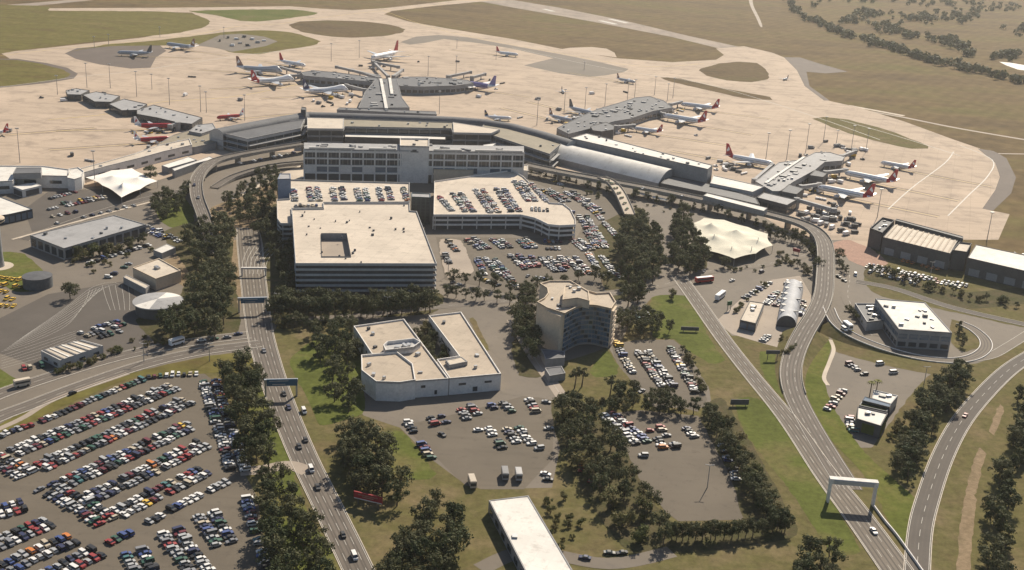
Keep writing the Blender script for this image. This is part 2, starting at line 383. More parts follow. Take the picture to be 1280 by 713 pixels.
# ================================================================== GROUND
def flat(name, pts, m, z, label=None, kind='structure'):
    return setp(link(name, mesh(name, [(*p, z) for p in pts], [tuple(range(len(pts)))], [m])), label, None, None, kind)
flat('ground', [(-15000, -500), (15000, -500), (15000, 25000), (-15000, 25000)], 'grass_airfield', 0.0)
# far airfield: distant runway and tracks
sheet('far_runway', [(-60, 16), (-60, 11), (40, 4), (130, -4), (150, -4), (110, 1), (40, 8)], 'runway', 0.03)
sheet('runway', [(585, -14), (640, 0), (700, 10), (780, 26), (860, 45), (925, 59), (962, 67), (945, 70), (900, 61), (840, 46.5), (747, 28.5), (700, 20), (640, 9.5), (600, 2), (545, -9)], 'runway', 0.03)
sheet('dirt_track', [(936, -2), (938, 8), (945, 22), (950, 33), (953, 33), (949, 22), (942, 8), (940, -2)], 'concrete_road', 0.03, 3)
# apron and taxiways as one pour of concrete
sheet('apron', [(-260, 170), (-260, 118), (-60, 112), (0, 109), (60, 103), (0, 66), (60, 60), (180, 47), (262, 30), (240, 16), (60, 13.5), (60, 10.5), (200, 10), (330, 8.5), (362, 8), (400, 11), (440, 13), (480, 10.5), (540, 4), (600, -3), (625, 0), (540, 8), (490, 14), (480, 18), (510, 27), (560, 36), (640, 49), (700, 61),
   (770, 73), (840, 78), (895, 75), (905, 69), (895, 61), (930, 58), (965, 66), (985, 74), (997, 88), (1008, 107), (1035, 126), (1075, 135), (1130, 152), (1190, 174), (1225, 186), (1245, 205), (1250, 222), (1244, 240), (1232, 262), (1262, 268), (1248, 300), (1120, 300), (1085, 312), (1060, 300), (1000, 300), (940, 262), (820, 240), (700, 215),
   (640, 200), (420, 190), (330, 190), (260, 205), (200, 225), (100, 235), (0, 225), (-120, 225)], 'apron_concrete', 0.03)
# darker sealed shoulders round the islands
sheet('taxiway_shoulder', [(-60, 114), (-60, 74), (20, 73.5), (58, 79), (84, 85), (97.5, 92.5), (92, 98.5), (60, 104), (0, 110)], 'shoulder', 0.05)
sheet('taxiway_shoulder', [(81, 67), (96, 60.5), (140, 57), (200, 57), (208, 64), (195, 72), (188, 85), (163, 86), (125, 81), (95, 74)], 'shoulder', 0.05)
sheet('taxiway_shoulder', [(1222, 186), (1242, 189), (1258, 198), (1270, 222), (1264, 242), (1241, 264), (1228, 261), (1244, 238), (1250, 221), (1244, 204)], 'shoulder', 0.05)
sheet('taxiway_shoulder', [(980, 72), (1000, 72), (1025, 80), (1060, 90), (1032, 92), (1008, 90), (1012, 108), (1037, 126), (1030, 126), (1006, 108), (996, 88)], 'shoulder', 0.05)
sheet('taxiway_shoulder', [(500, 53), (520, 46), (548, 44), (585, 47), (625, 54.5), (700, 68), (750, 78), (786, 86.5), (780, 90.5), (757, 94.5), (736, 96.5), (700, 92), (655, 82), (692, 73), (640, 61), (600, 54.5), (555, 49), (530, 54), (512, 56)], 'asphalt_pale', 0.05)
# grass islands
isl = [('grass_island', [(-80, 8), (60, 8), (62, 13.5), (150, 14), (200, 14.5), (238, 17.5), (259, 24), (263, 29), (254, 34.5), (225, 41), (180, 46), (110, 53), (50, 60), (-80, 72)], 'grass_olive'),
 ('grass_island', [(-60, 112), (-60, 76), (20, 75.5), (50, 80), (76, 87), (88, 93), (80, 98), (50, 103), (0, 108.5)], 'grass_olive'),
 ('grass_island', [(84, 66), (130, 56), (190, 51.5), (230, 46.5), (290, 39.5), (330, 38), (365, 41), (387, 47), (399, 52), (391, 57), (352, 63), (322, 68), (292, 66.5), (270, 60), (255, 55.5), (210, 57), (140, 58), (102, 62)], 'grass_olive'),
 ('grass_island', [(238, 14), (320, 12), (370, 12.5), (397, 16.2), (388, 19.5), (358, 23.5), (320, 27.5), (300, 26.3), (272, 20)], 'grass_green'),
 ('grass_island', [(361, 32), (375, 27.5), (410, 25.8), (450, 27), (487, 31), (505.5, 37), (500, 41.5), (478, 45.5), (440, 47.3), (405, 45), (376, 39.5)], 'grass_dry'),
 ('grass_island', [(881, 84), (900, 79.5), (925, 77.5), (946, 79), (957, 87), (961, 98), (940, 103), (910, 101), (884, 95), (873, 88)], 'grass_dry'),
 ('grass_island', [(825, 97), (850, 98.5), (900, 110), (962, 121.5), (966, 125), (930, 123), (880, 112), (840, 103)], 'grass_dry'),
 ('grass_island', [(1016, 148.5), (1030, 146.5), (1060, 150), (1100, 160), (1140, 174), (1162, 186), (1140, 186.5), (1090, 175), (1050, 163)], 'grass_verge')]
for n_, p_, m_ in isl: sheet(n_, p_, m_, 0.07)
sheet('concrete_hardstand', [(700, 62), (712, 60), (740, 59), (758, 61), (768, 66), (771, 72), (740, 68)], 'taxiway', 0.05)
sheet('service_yard', [(246, 57), (275, 44), (300, 42.5), (330, 46), (347, 52), (332, 58), (290, 65), (268, 60)], 'asphalt_pale', 0.09)
# painted apron lines
def paint(name, lines, w, m, z=0.085):
    mb = MB()
    for L in lines:
        P = [tuple(G2(*p)) for p in catmull(L, 6)]; strip(P, -w / 2, w / 2, z, mb)
    return setp(mb.build(name, m), None, None, None, 'structure')
paint('taxiway_line', [[(1110, 262), (1140, 235), (1180, 205), (1192, 190)], [(1185, 270), (1210, 245), (1235, 220), (1240, 200), (1200, 182)], [(1050, 150), (1120, 170), (1200, 195)], [(-20, 112), (100, 96), (160, 90), (300, 70), (420, 56)], [(640, 60), (760, 86), (880, 105), (1000, 140), (1100, 175)]], 0.9, 'line_white')
paint('taxiway_line', [[(0, 70), (60, 63), (140, 55), (240, 44), (300, 33), (350, 30), (420, 20), (560, 5)], [(480, 14), (560, 40), (700, 67), (800, 83), (880, 80)], [(60, 150), (140, 142), (200, 128), (300, 120), (420, 95)]], 0.7, 'line_yellow')
paint('service_track', [[(1032, 127), (1080, 138), (1130, 147), (1200, 161), (1300, 178)]], 6.0, 'concrete_road', 0.02)
paint('service_track', [[(1060, 132), (1130, 145)]], 7.0, 'concrete_pale', 0.024)
paint('service_track', [[(1205, 190), (1240, 192), (1300, 193)]], 3.5, 'concrete_road', 0.02)
paint('runway_marking', [[(750, 26), (770, 30.5)], [(762, 24), (784, 29)], [(680, 11.5), (692, 14.5)]], 9, 'line_white', 0.06)

# landside hardstand and verges
sheet('verge', [(-160, 480), (300, 400), (640, 370), (1000, 300), (1340, 330), (1400, 800), (-260, 860)], 'grass_verge', 0.008)
sheet('landside_pavement', [(-80, 560), (-80, 215), (100, 225), (260, 195), (380, 180), (660, 190), (800, 230), (1000, 280), (1070, 300), (1080, 330), (1290, 390), (1290, 430), (1200, 462), (1150, 468), (1110, 500), (1140, 520), (1110, 560), (1065, 560), (1032, 540), (1030, 470), (1038, 425), (1020, 400), (985, 440), (960, 420), (915, 420),
  (870, 375), (815, 372), (790, 400), (775, 430), (880, 440), (890, 510), (820, 510), (760, 465), (690, 500), (700, 560), (690, 610), (590, 612), (540, 575), (500, 535), (455, 520), (440, 505), (440, 400), (350, 400), (330, 440), (180, 462), (40, 520)], 'asphalt_pale', 0.02)
for nm, px, m, z in [
 ('car_park', [(-80, 590), (0, 549), (60, 520), (130, 489), (182, 472), (255, 467), (275, 482), (290, 545), (305, 592), (322, 622), (335, 713), (340, 800), (-120, 800)], 'asphalt_lot', 0.04),
 ('car_park', [(503, 532), (560, 520), (620, 505), (672, 490), (700, 500), (692, 545), (690, 575), (655, 612), (587, 612), (560, 587), (548, 575)], 'asphalt_lot', 0.04),
 ('car_park', [(752, 518), (800, 513), (872, 520), (892, 540), (905, 575), (932, 640), (928, 650), (848, 652), (832, 640), (800, 600), (762, 550)], 'asphalt_lot', 0.04),
 ('car_park', [(764, 430), (800, 425), (842, 425), (862, 442), (884, 500), (872, 515), (822, 502), (792, 482), (770, 455)], 'asphalt_lot', 0.04),
 ('car_park', [(0, 398), (60, 368), (120, 358), (165, 350), (172, 392), (205, 402), (215, 425), (190, 437), (132, 452), (55, 462), (0, 442), (-60, 440), (-60, 420)], 'asphalt_dark', 0.04),
 ('car_park', [(1035, 472), (1045, 440), (1060, 432), (1120, 452), (1185, 462), (1160, 490), (1140, 505), (1090, 560), (1060, 560), (1030, 530)], 'asphalt_pale', 0.04),
 ('car_park', [(30, 262), (60, 240), (160, 235), (200, 243), (170, 255), (90, 280), (40, 290)], 'asphalt_dark', 0.04),
 ('car_park', [(545, 297), (720, 298), (745, 260), (660, 225), (700, 218), (772, 252), (792, 292), (792, 338), (770, 362), (650, 372), (600, 358), (556, 350)], 'asphalt_lot', 0.04),
 ('bare_earth', [(550, 300), (576, 301), (584, 318), (592, 340), (562, 348), (553, 330)], 'concrete_road', 0.06),
 ('bare_earth', [(752, 350), (790, 320), (805, 325), (800, 360), (770, 372)], 'bare_earth', 0.06),
 ('bare_earth', [(200, 330), (300, 300), (303, 340), (300, 390), (285, 395)], 'bare_earth', 0.06),
 ('bare_earth', [(262, 262), (305, 245), (345, 225), (352, 250), (330, 285), (300, 290), (280, 310)], 'bare_earth', 0.06),
 ('bare_earth', [(275, 270), (285, 250), (380, 205), (382, 222), (345, 228), (300, 250)], 'concrete_pale', 0.06),
 ('bare_earth', [(1060, 300), (1090, 312), (1110, 330), (1085, 335), (1050, 320), (1040, 305)], 'wall_brick', 0.06),
 ('bare_earth', [(1200, 660), (1210, 600), (1224, 560), (1232, 566), (1222, 610), (1216, 668), (1210, 735), (1194, 735)], 'bare_earth', 0.066),
 ('bare_earth', [(1236, 540), (1250, 505), (1256, 510), (1242, 545)], 'bare_earth', 0.066),
 ('bare_earth', [(500, 610), (545, 598), (600, 625), (560, 690), (600, 720), (545, 720), (540, 650)], 'bare_earth', 0.05),
 ('footpath', [(540, 380), (640, 378), (655, 395), (640, 440), (625, 450), (580, 392), (555, 386)], 'asphalt_pale', 0.06),
 ('footpath', [(660, 475), (690, 480), (715, 510), (705, 520), (690, 500), (628, 492), (635, 470)], 'asphalt_pale', 0.06),
 ('lawn', [(362, 452), (395, 425), (442, 425), (452, 455), (456, 512), (440, 522), (400, 532), (386, 500)], 'grass_green', 0.06),
 ('lawn', [(425, 555), (455, 545), (502, 540), (548, 596), (600, 612), (625, 640), (640, 730), (470, 730), (445, 650)], 'grass_verge', 0.06),
 ('lawn', [(470, 545), (503, 540), (545, 595), (520, 600), (490, 590)], 'grass_green', 0.08),
 ('lawn', [(690, 460), (745, 440), (760, 435), (775, 460), (800, 490), (815, 505), (770, 512), (720, 515), (700, 498)], 'grass_verge', 0.06),
 ('lawn', [(738, 462), (758, 438), (772, 458), (770, 470), (745, 472)], 'grass_green', 0.08),
 ('lawn', [(815, 372), (862, 372), (885, 420), (905, 450), (890, 455), (862, 440), (842, 424), (815, 420)], 'grass_green', 0.06),
 ('lawn', [(862, 440), (905, 450), (960, 505), (1050, 640), (1080, 700), (1100, 740), (800, 740), (790, 690), (850, 690), (940, 670), (975, 650), (940, 570), (895, 500)], 'grass_verge', 0.06),
 ('lawn', [(920, 500), (958, 505), (1048, 640), (1075, 690), (1040, 690), (985, 610), (930, 540)], 'grass_green', 0.08),
 ('lawn', [(950, 440), (985, 445), (980, 470), (990, 505), (975, 495), (955, 470)], 'grass_green', 0.06),
 ('lawn', [(1022, 424), (1040, 428), (1030, 475), (1048, 520), (1085, 570), (1146, 628), (1135, 680), (1112, 655), (1085, 600), (1030, 540), (1000, 490), (1004, 455)], 'grass_bright', 0.06),
 ('lawn', [(1040, 425), (1055, 420), (1110, 440), (1180, 455), (1225, 455), (1230, 462), (1180, 470), (1110, 458), (1045, 440)], 'grass_verge', 0.06),
 ('lawn', [(1090, 560), (1160, 470), (1230, 455), (1300, 415), (1300, 440), (1220, 500), (1180, 550), (1150, 640), (1135, 620), (1085, 575)], 'grass_verge', 0.05),
 ('lawn', [(1300, 450), (1255, 490), (1215, 540), (1185, 600), (1165, 660), (1155, 740), (1330, 740), (1330, 450)], 'grass_verge', 0.05),
 ('lawn', [(1100, 340), (1290, 375), (1290, 410), (1200, 392), (1100, 370), (1080, 350)], 'grass_verge', 0.06),
 ('lawn', [(1190, 400), (1225, 415), (1228, 432), (1205, 440), (1190, 430)], 'grass_verge', 0.08),
 ('lawn', [(195, 258), (225, 245), (242, 262), (240, 280), (215, 285), (200, 275)], 'grass_green', 0.06),
 ('lawn', [(5, 315), (30, 318), (55, 340), (60, 362), (20, 365), (0, 355), (-60, 350), (-60, 320)], 'grass_green', 0.06),
 ('lawn', [(-80, 560), (0, 530), (60, 500), (160, 468), (255, 446), (300, 442), (330, 455), (300, 465), (180, 470), (130, 486), (60, 517), (-80, 585)], 'grass_olive', 0.06),
 ('lawn', [(0, 462), (25, 478), (18, 484), (-40, 490), (-40, 450)], 'grass_green', 0.06),
 ('lawn', [(335, 590), (330, 560), (310, 540), (300, 480), (325, 450), (340, 520), (360, 570), (385, 640), (440, 740), (345, 740), (330, 640)], 'grass_green', 0.05),
 ('garden', [(205, 290), (290, 270), (290, 330), (300, 410), (260, 430), (200, 430), (170, 400), (215, 385), (235, 340)], 'garden_bed', 0.07),
 ('garden', [(300, 300), (345, 255), (366, 300), (368, 395), (335, 400), (330, 320)], 'garden_bed', 0.07),
 ('garden', [(335, 360), (545, 366), (540, 392), (430, 398), (340, 400)], 'garden_bed', 0.08),
 ('garden', [(640, 430), (665, 380), (670, 440), (680, 470), (650, 470)], 'garden_bed', 0.07),
 ('garden', [(690, 500), (760, 520), (800, 600), (850, 660), (985, 650), (985, 675), (800, 695), (745, 640), (700, 560)], 'garden_bed', 0.07),
 ('garden', [(875, 520), (905, 500), (985, 640), (935, 660), (915, 600)], 'garden_bed', 0.07),
 ('garden', [(1090, 335), (1200, 365), (1280, 360), (1280, 380), (1190, 385), (1085, 350)], 'garden_bed', 0.08),
 ('garden', [(740, 290), (800, 260), (830, 320), (880, 320), (880, 340), (830, 330), (790, 370), (760, 370)], 'garden_bed', 0.07)]:
    sheet(nm, px, m, z)
sheet('yard', [(895, 402), (935, 366), (965, 350), (1000, 345), (1020, 380), (1008, 402), (985, 438), (955, 430), (915, 418)], 'concrete_road', 0.05)
sheet('lawn', [(586, 398), (592, 397), (612, 438), (606, 440)], 'grass_verge', 0.08)

# ------------------------------------------------------------------ roads on the ground
dash = (5.0, 5.0)
road('main_road', [(322, 395), (327, 425), (340, 470), (357, 518), (381, 575), (408, 630), (437, 690), (470, 760)], [13.0, 12.5, 11.5, 11.0, 10.5, 10.5, 10.0], 'asphalt_road', lines=[(-0.25, dash), (0.0, dash), (0.25, dash)], kerb=True, lanes=4)
road('main_road', [(309, 285), (312, 305), (316, 345), (322, 396)], [13, 15, 14, 13], 'asphalt_pale', lines=[(-0.25, dash), (0.0, dash), (0.25, dash)], kerb=True, lanes=4)
road('side_road', [(-60, 518), (0, 493), (55, 474), (130, 451), (200, 435), (262, 425), (312, 419)], 9.0, 'asphalt_road', lines=[(0.0, dash)], kerb=True, lanes=2)
road('side_road', [(-60, 548), (0, 521), (40, 506), (100, 483), (180, 456), (250, 440), (325, 430)], 8.5, 'asphalt_road', lines=[(0.0, dash)], kerb=True, lanes=2)
road('cycle_path', [(-60, 562), (0, 536), (30, 522), (70, 499), (160, 467)], 3.0, 'concrete_road', edge=False)
road('slip_road', [(300, 590), (330, 587), (362, 582), (385, 590)], 7.0, 'concrete_road', edge=False)
road('access_road', [(848, 345), (872, 378), (905, 425), (940, 470), (985, 525), (1030, 590), (1072, 645), (1115, 705), (1160, 770)], [9, 9, 8.5, 8.5, 9.5, 11.5, 12, 12], 'asphalt_pale', lines=[(-0.17, dash), (0.17, dash)], kerb=True, lanes=3)
road('access_road', [(1300, 438), (1262, 462), (1228, 495), (1200, 530), (1178, 572), (1161, 620), (1150, 665), (1145, 735)], 8.6, 'asphalt_dark', lines=[(0.0, dash)], kerb=True, lanes=2)
road('cross_road', [(640, 378), (700, 372), (770, 366), (830, 356), (870, 342), (960, 330), (1010, 318)], 8.5, 'asphalt_pale', lines=[(0.0, dash)], edge=False)
road('cross_road', [(330, 402), (440, 396), (545, 384), (640, 376)], 7.0, 'asphalt_road', lines=[(0.0, dash)], edge=False)
road('service_road', [(1050, 320), (1062, 345), (1060, 372), (1075, 398), (1090, 420)], 8, 'asphalt_pale', lines=[(0.0, dash)], edge=False)
road('service_road', [(1070, 352), (1120, 362), (1190, 385), (1290, 408)], 6.0, 'asphalt_dark', edge=False, kerb=True)
road('lot_road', [(705, 500), (690, 478), (668, 448), (640, 400)], 6.0, 'concrete_road', edge=False, lines=[(0.0, None)])
road('lot_road', [(600, 712), (660, 690), (760, 705), (840, 690)], 7.0, 'asphalt_pale', edge=False)
road('kerb_lane', [(30, 300), (90, 278), (150, 258), (200, 245), (240, 236)], 7.0, 'asphalt_dark', edge=False, kerb=True)
road('kerb_lane', [(15, 300), (80, 282), (150, 263), (200, 250)], 2.2, 'concrete_pale', edge=False, z=0.2)
road('footpath', [(1038, 425), (1042, 438), (1036, 455), (1030, 472), (1035, 482)], 2.0, 'concrete_pale', edge=False)

# lanes painted in the taxi lot and at the parking entry
tl = []
for k in range(10): tl.append([(2 + 3.2 * k, 440 - 2.2 * k), (38 + 4.2 * k, 429 - 4.4 * k), (82 + 3.4 * k, 408 - 5.2 * k), (104 + 3.6 * k, 382 - 3.2 * k), (112 + 4.2 * k, 363 - 0.8 * k)])
for k in range(6): tl.append([(2, 445 + k * 3.2), (40 + 4 * k, 432 + k * 2.4), (95, 414 + k * 2.6)])
for k in range(5): tl.append([(128 + k * 8, 357), (132 + k * 7.5, 372), (138 + k * 6, 388)])
paint('lane_marking', tl, 0.15, 'line_white', 0.075)
paint('lane_marking', [[(303 + k * 4.6, 343), (304 + k * 5.2, 325), (312 + k * 6.5, 308)] for k in range(7)], 0.22, 'line_white', 0.19)
# ================================================================== BUILDINGS
UNIT = mesh('window', [(-.5, -.5, -.5), (.5, -.5, -.5), (.5, .5, -.5), (-.5, .5, -.5), (-.5, -.5, .5), (.5, -.5, .5), (.5, .5, .5), (-.5, .5, .5)],
            [(3, 2, 1, 0), (4, 5, 6, 7), (0, 1, 5, 4), (1, 2, 6, 5), (2, 3, 7, 6), (3, 0, 4, 7)])
UM = {}
def unit(m):
    if m not in UM:
        me = UNIT.copy(); me.name = 'unit_' + m; me.materials.append(M[m]); UM[m] = me
    return UM[m]
def ubox(name, parent, c, size, rz, m):
    return link(name, unit(m), parent, c, rz, size)
def inset(P, d):
    n = len(P); out = []
    for i in range(n):
        a, b, c = Vector(P[i - 1][:2]), Vector(P[i][:2]), Vector(P[(i + 1) % n][:2])
        t1, t2 = (b - a).normalized(), (c - b).normalized()
        n1, n2 = Vector((-t1.y, t1.x)), Vector((-t2.y, t2.x))
        k = n1 + n2
        if k.length < 1e-4: out.append(b + n1 * d); continue
        k.normalize(); cosv = max(0.4, k.dot(n1)); out.append(b + k * (d / cosv))
    return out
def fillpoly(mb, loops, z, mi=0):
    """cap with holes"""
    bm = bmesh.new(); es = []
    for L in loops:
        vs = [bm.verts.new((p[0], p[1], z)) for p in L]
        for i in range(len(vs)): es.append(bm.edges.new((vs[i], vs[(i + 1) % len(vs)])))
    bmesh.ops.triangle_fill(bm, use_beauty=True, use_dissolve=False, edges=es, normal=(0, 0, 1))
    bm.verts.index_update()
    fs = []
    for f in bm.faces:
        ids = [v.index for v in f.verts]
        if f.normal.z < 0: ids.reverse()
        fs.append(tuple(ids))
    mb.add([tuple(v.co) for v in bm.verts], fs, mi); bm.free()
def ringwall(mb, P, d, z0, z1, mi=0, closed=True):
    """upstand of thickness d round an outline"""
    Q = inset(P, d); n = len(P)
    for i in range(n):
        j = (i + 1) % n
        v = [(*P[i][:2], z0), (*P[j][:2], z0), (*Q[j], z0), (*Q[i], z0), (*P[i][:2], z1), (*P[j][:2], z1), (*Q[j], z1), (*Q[i], z1)]
        mb.add(v, [(0, 1, 5, 4), (4, 5, 6, 7), (2, 3, 7, 6), (3, 2, 1, 0)], mi)
def local(px, h, c=None):
    P = ccw([tuple(G2(*p, h)) for p in px])
    cx = sum(p[0] for p in P) / len(P); cy = sum(p[1] for p in P) / len(P)
    if c: cx, cy = c
    return [(p[0] - cx, p[1] - cy) for p in P], (cx, cy)
def edges(P, c, minlen=3.0, cam=True):
    """outline edges that face the photographer's side"""
    out = []
    for i in range(len(P)):
        a, b = Vector(P[i]), Vector(P[(i + 1) % len(P)]); t = b - a; L = t.length
        if L < minlen: continue
        t.normalize(); nrm = Vector((t.y, -t.x)); mid = (a + b) / 2 + Vector(c)
        if not cam or nrm.dot(-mid) > 0: out.append((i, a, b, t, nrm, L))
    return out
def windows(root, P, c, rows, bay=4.0, w=2.6, m='glass_dark', only=None, name='window', minlen=6.0, maxn=80, depth=0.16):
    for i, a, b, t, nrm, L in edges(P, c, minlen):
        if only is not None and i not in only: continue
        n = max(1, int(L / bay)); step = L / n
        for z0, z1 in rows:
            for k in range(min(n, maxn)):
                q = a + t * (step * (k + 0.5)) + nrm * (depth / 2 - 0.03)
                ubox(name, root, (q.x, q.y, (z0 + z1) / 2), (min(w, step * 0.92), depth, z1 - z0), math.atan2(t.y, t.x), m)
def vents(root, P, z, n, m='steel', s=(0.9, 2.4), ang=None):
    xs = [p[0] for p in P]; ys = [p[1] for p in P]; k = 0; tries = 0
    while k < n and tries < 400:
        tries += 1
        x, y = random.uniform(min(xs), max(xs)), random.uniform(min(ys), max(ys))
        inside = False
        for i in range(len(P)):
            (x1, y1), (x2, y2) = P[i], P[(i + 1) % len(P)]
            if (y1 > y) != (y2 > y) and x < (x2 - x1) * (y - y1) / (y2 - y1) + x1: inside = not inside
        if not inside: continue
        a, b, hh = random.uniform(*s), random.uniform(*s), random.uniform(0.6, 1.5)
        ubox('roof_vent', root, (x, y, z + hh / 2), (a, b, hh), ang if ang is not None else random.choice((0, 0.3, 1.0)), random.choice((m, 'dark_steel', m))); k += 1
def bld(name, label, cat, px, h, wall='wall_grey', roof='grey_roof', par=0.7, win=None, nv=0, z0=0.0, group=None, cornice=None, plinth=None, hole=None, holed=4.6, parent=None, big=False):
    P, c = local(px, h)
    if parent is None: root = empty(name, label, cat, (c[0], c[1], z0), 0, group)
    hz = h - z0
    mb = MB()
    n = len(P)
    mb.add([(*p, 0) for p in P] + [(*p, hz - 0.02) for p in P], [(i, (i + 1) % n, n + (i + 1) % n, n + i) for i in range(n)])
    if parent is None: mb.build('wall', wall, root)
    else: root = mb.build(name, wall, parent, loc=(c[0] - parent.location.x, c[1] - parent.location.y, z0)); root['label'] = label
    pm = MB(); ringwall(pm, P, 0.45, hz - par - 0.1, hz); pm.build('parapet', cornice or wall, root)
    rm = MB(); Q = inset(P, 0.40)
    if hole:
        Hh = ccw([tuple(G2(*p, h)) for p in hole]); Hh = [(p[0] - c[0], p[1] - c[1]) for p in Hh]
        fillpoly(rm, [Q, Hh], hz - par)
        rm.build('roof', roof, root)
        wm = MB(); k = len(Hh)
        wm.add([(*p, hz - par - holed) for p in Hh] + [(*p, hz - par + 0.5) for p in Hh], [((i + 1) % k, i, k + i, k + (i + 1) % k) for i in range(k)])
        wm.build('courtyard_wall', 'wall_midgrey', root)
        fm = MB(); fm.add([(*p, hz - par - holed + 0.01) for p in Hh], [tuple(range(k))]); fm.build('courtyard_floor', 'tan_roof', root)
    else:
        rm.add([(*p, hz - par) for p in Q], [tuple(range(n))]); rm.build('roof', roof, root)
    if win: 
        for w in (win if isinstance(win, list) else [win]): windows(root, P, c, **w)
    if nv: vents(root, inset(P, 2.5), hz - par, nv)
    if big:
        i_ = max(range(n), key=lambda i: (Vector(P[(i + 1) % n]) - Vector(P[i])).length); t_ = Vector(P[(i_ + 1) % n]) - Vector(P[i_])
        vents(root, inset(P, 4), hz - par, nv // 2 + 2, 'pale_grey_roof', (2.5, 6), math.atan2(t_.y, t_.x))
    return root, P, c
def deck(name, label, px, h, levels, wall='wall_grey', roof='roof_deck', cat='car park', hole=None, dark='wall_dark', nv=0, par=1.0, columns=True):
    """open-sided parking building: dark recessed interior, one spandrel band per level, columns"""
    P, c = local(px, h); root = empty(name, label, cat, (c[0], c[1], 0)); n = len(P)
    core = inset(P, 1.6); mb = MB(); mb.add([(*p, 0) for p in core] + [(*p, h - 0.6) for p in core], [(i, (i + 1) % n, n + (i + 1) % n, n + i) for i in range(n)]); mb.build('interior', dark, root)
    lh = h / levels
    for k in range(1, levels + 1):
        z = k * lh; sm = MB(); ringwall(sm, P, 0.3, z - (0.45 if k < levels else 0.6), z + (0.85 if k < levels else par)); sm.build('spandrel', wall, root)
        if k < levels: fm = MB(); fm.add([(*p, z - 0.3) for p in inset(P, 0.2)], [tuple(range(n))]); fm.build('floor_slab', 'concrete_road', root)
    if columns:
        for i, a, b, t, nrm, L in edges(P, c, 8):
            m_ = max(1, int(L / 9))
            for k in range(m_ + 1):
                q = a + t * (L * k / m_) - nrm * 1.2
                ubox('column', root, (q.x, q.y, h / 2 - 0.4), (0.7, 0.5, h - 0.9), math.atan2(t.y, t.x), wall)
    rm = MB(); Q = inset(P, 0.28)
    if hole:
        Hh = ccw([tuple(G2(*p, h)) for p in hole]); Hh = [(p[0] - c[0], p[1] - c[1]) for p in Hh]; k = len(Hh)
        fillpoly(rm, [Q, Hh], h)
        rm.build('roof', roof, root)
        wm = MB(); wm.add([(*p, h - 4.8) for p in Hh] + [(*p, h + 0.7) for p in Hh], [((i + 1) % k, i, k + i, k + (i + 1) % k) for i in range(k)]); wm.build('light_well_wall', 'wall_midgrey', root)
        fm = MB(); fm.add([(*p, h - 4.7) for p in Hh], [tuple(range(k))]); fm.build('light_well_floor', 'cream_roof', root)
    else:
        rm.add([(*p, h) for p in Q], [tuple(range(n))]); rm.build('roof', roof, root)
    if nv: vents(root, inset(P, 3), h, nv, 'dark_steel', (0.5, 1.3))
    return root, P, c
def barrel(name, label, cat, a0, a1, b0, b1, h0, h1, rise, m, wall='wall_grey', n=8, ribs=0):
    """curved roof between a back line a0-a1 at height h0 and a front line b0-b1 at height h1"""
    A0, A1, B0, B1 = G(*a0, h0), G(*a1, h0), G(*b0, h1), G(*b1, h1)
    c = (A0 + A1 + B0 + B1) / 4; root = empty(name, label, cat, (c.x, c.y, 0)); o = Vector((c.x, c.y, 0))
    A0, A1, B0, B1 = A0 - o, A1 - o, B0 - o, B1 - o
    L, R_ = [], []
    for k in range(n + 1):
        t = k / n; zz = rise * math.sin(math.pi * min(1, t * (1.0 if rise >= 0 else 1)))
        L.append(A0.lerp(B0, t) + Vector((0, 0, zz))); R_.append(A1.lerp(B1, t) + Vector((0, 0, zz)))
    rm = MB(); rm.add(L + R_, [(k, k + 1, n + 2 + k, n + 1 + k) for k in range(n)]); rm.build('roof', m, root, smooth=True)
    for S in (L, R_):
        em = MB(); k = len(S); em.add(S + [Vector((p.x, p.y, 0)) for p in S], [(i, i + 1, k + i + 1, k + i) for i in range(k - 1)]); em.build('end_wall', wall, root)
    fm = MB(); fm.add([B0, B1, (B1.x, B1.y, 0), (B0.x, B0.y, 0)], [(0, 1, 2, 3)]); fm.add([A0, A1, (A1.x, A1.y, 0), (A0.x, A0.y, 0)], [(3, 2, 1, 0)]); fm.build('wall', wall, root)
    if ribs:
        for i in range(ribs + 1):
            t = i / ribs; b = MB()
            for k in range(n): b.beam(L[k].lerp(R_[k], t) + Vector((0, 0, .08)), L[k + 1].lerp(R_[k + 1], t) + Vector((0, 0, .08)), 0.35, 0.16)
            b.build('roof_rib', m, root)
    return root

# --- parking buildings in the middle
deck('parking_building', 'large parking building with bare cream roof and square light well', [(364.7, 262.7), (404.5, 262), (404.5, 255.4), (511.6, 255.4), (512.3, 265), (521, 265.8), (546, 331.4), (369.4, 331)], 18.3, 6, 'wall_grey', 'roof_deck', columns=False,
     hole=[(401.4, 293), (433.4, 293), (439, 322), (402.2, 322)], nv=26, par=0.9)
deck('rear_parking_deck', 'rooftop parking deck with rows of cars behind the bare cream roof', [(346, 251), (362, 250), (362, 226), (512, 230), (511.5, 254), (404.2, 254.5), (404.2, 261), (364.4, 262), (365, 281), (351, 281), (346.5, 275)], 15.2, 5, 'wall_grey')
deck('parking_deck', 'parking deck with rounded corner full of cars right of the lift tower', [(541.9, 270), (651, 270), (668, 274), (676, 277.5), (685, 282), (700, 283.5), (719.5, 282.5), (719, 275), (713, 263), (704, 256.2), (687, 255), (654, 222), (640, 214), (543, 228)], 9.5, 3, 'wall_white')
bld('lift_tower', 'narrow dark green glazed lift tower between the two parking decks', 'tower', [(514.5, 246), (538, 247), (538, 242), (514.5, 241)], 18.5, 'glass_green', 'pale_grey_roof', 0.5, win=dict(rows=[(1.5 + 2.4 * k, 3.4 + 2.4 * k) for k in range(7)], bay=2.6, w=2.2, m='glass_dark', minlen=4))
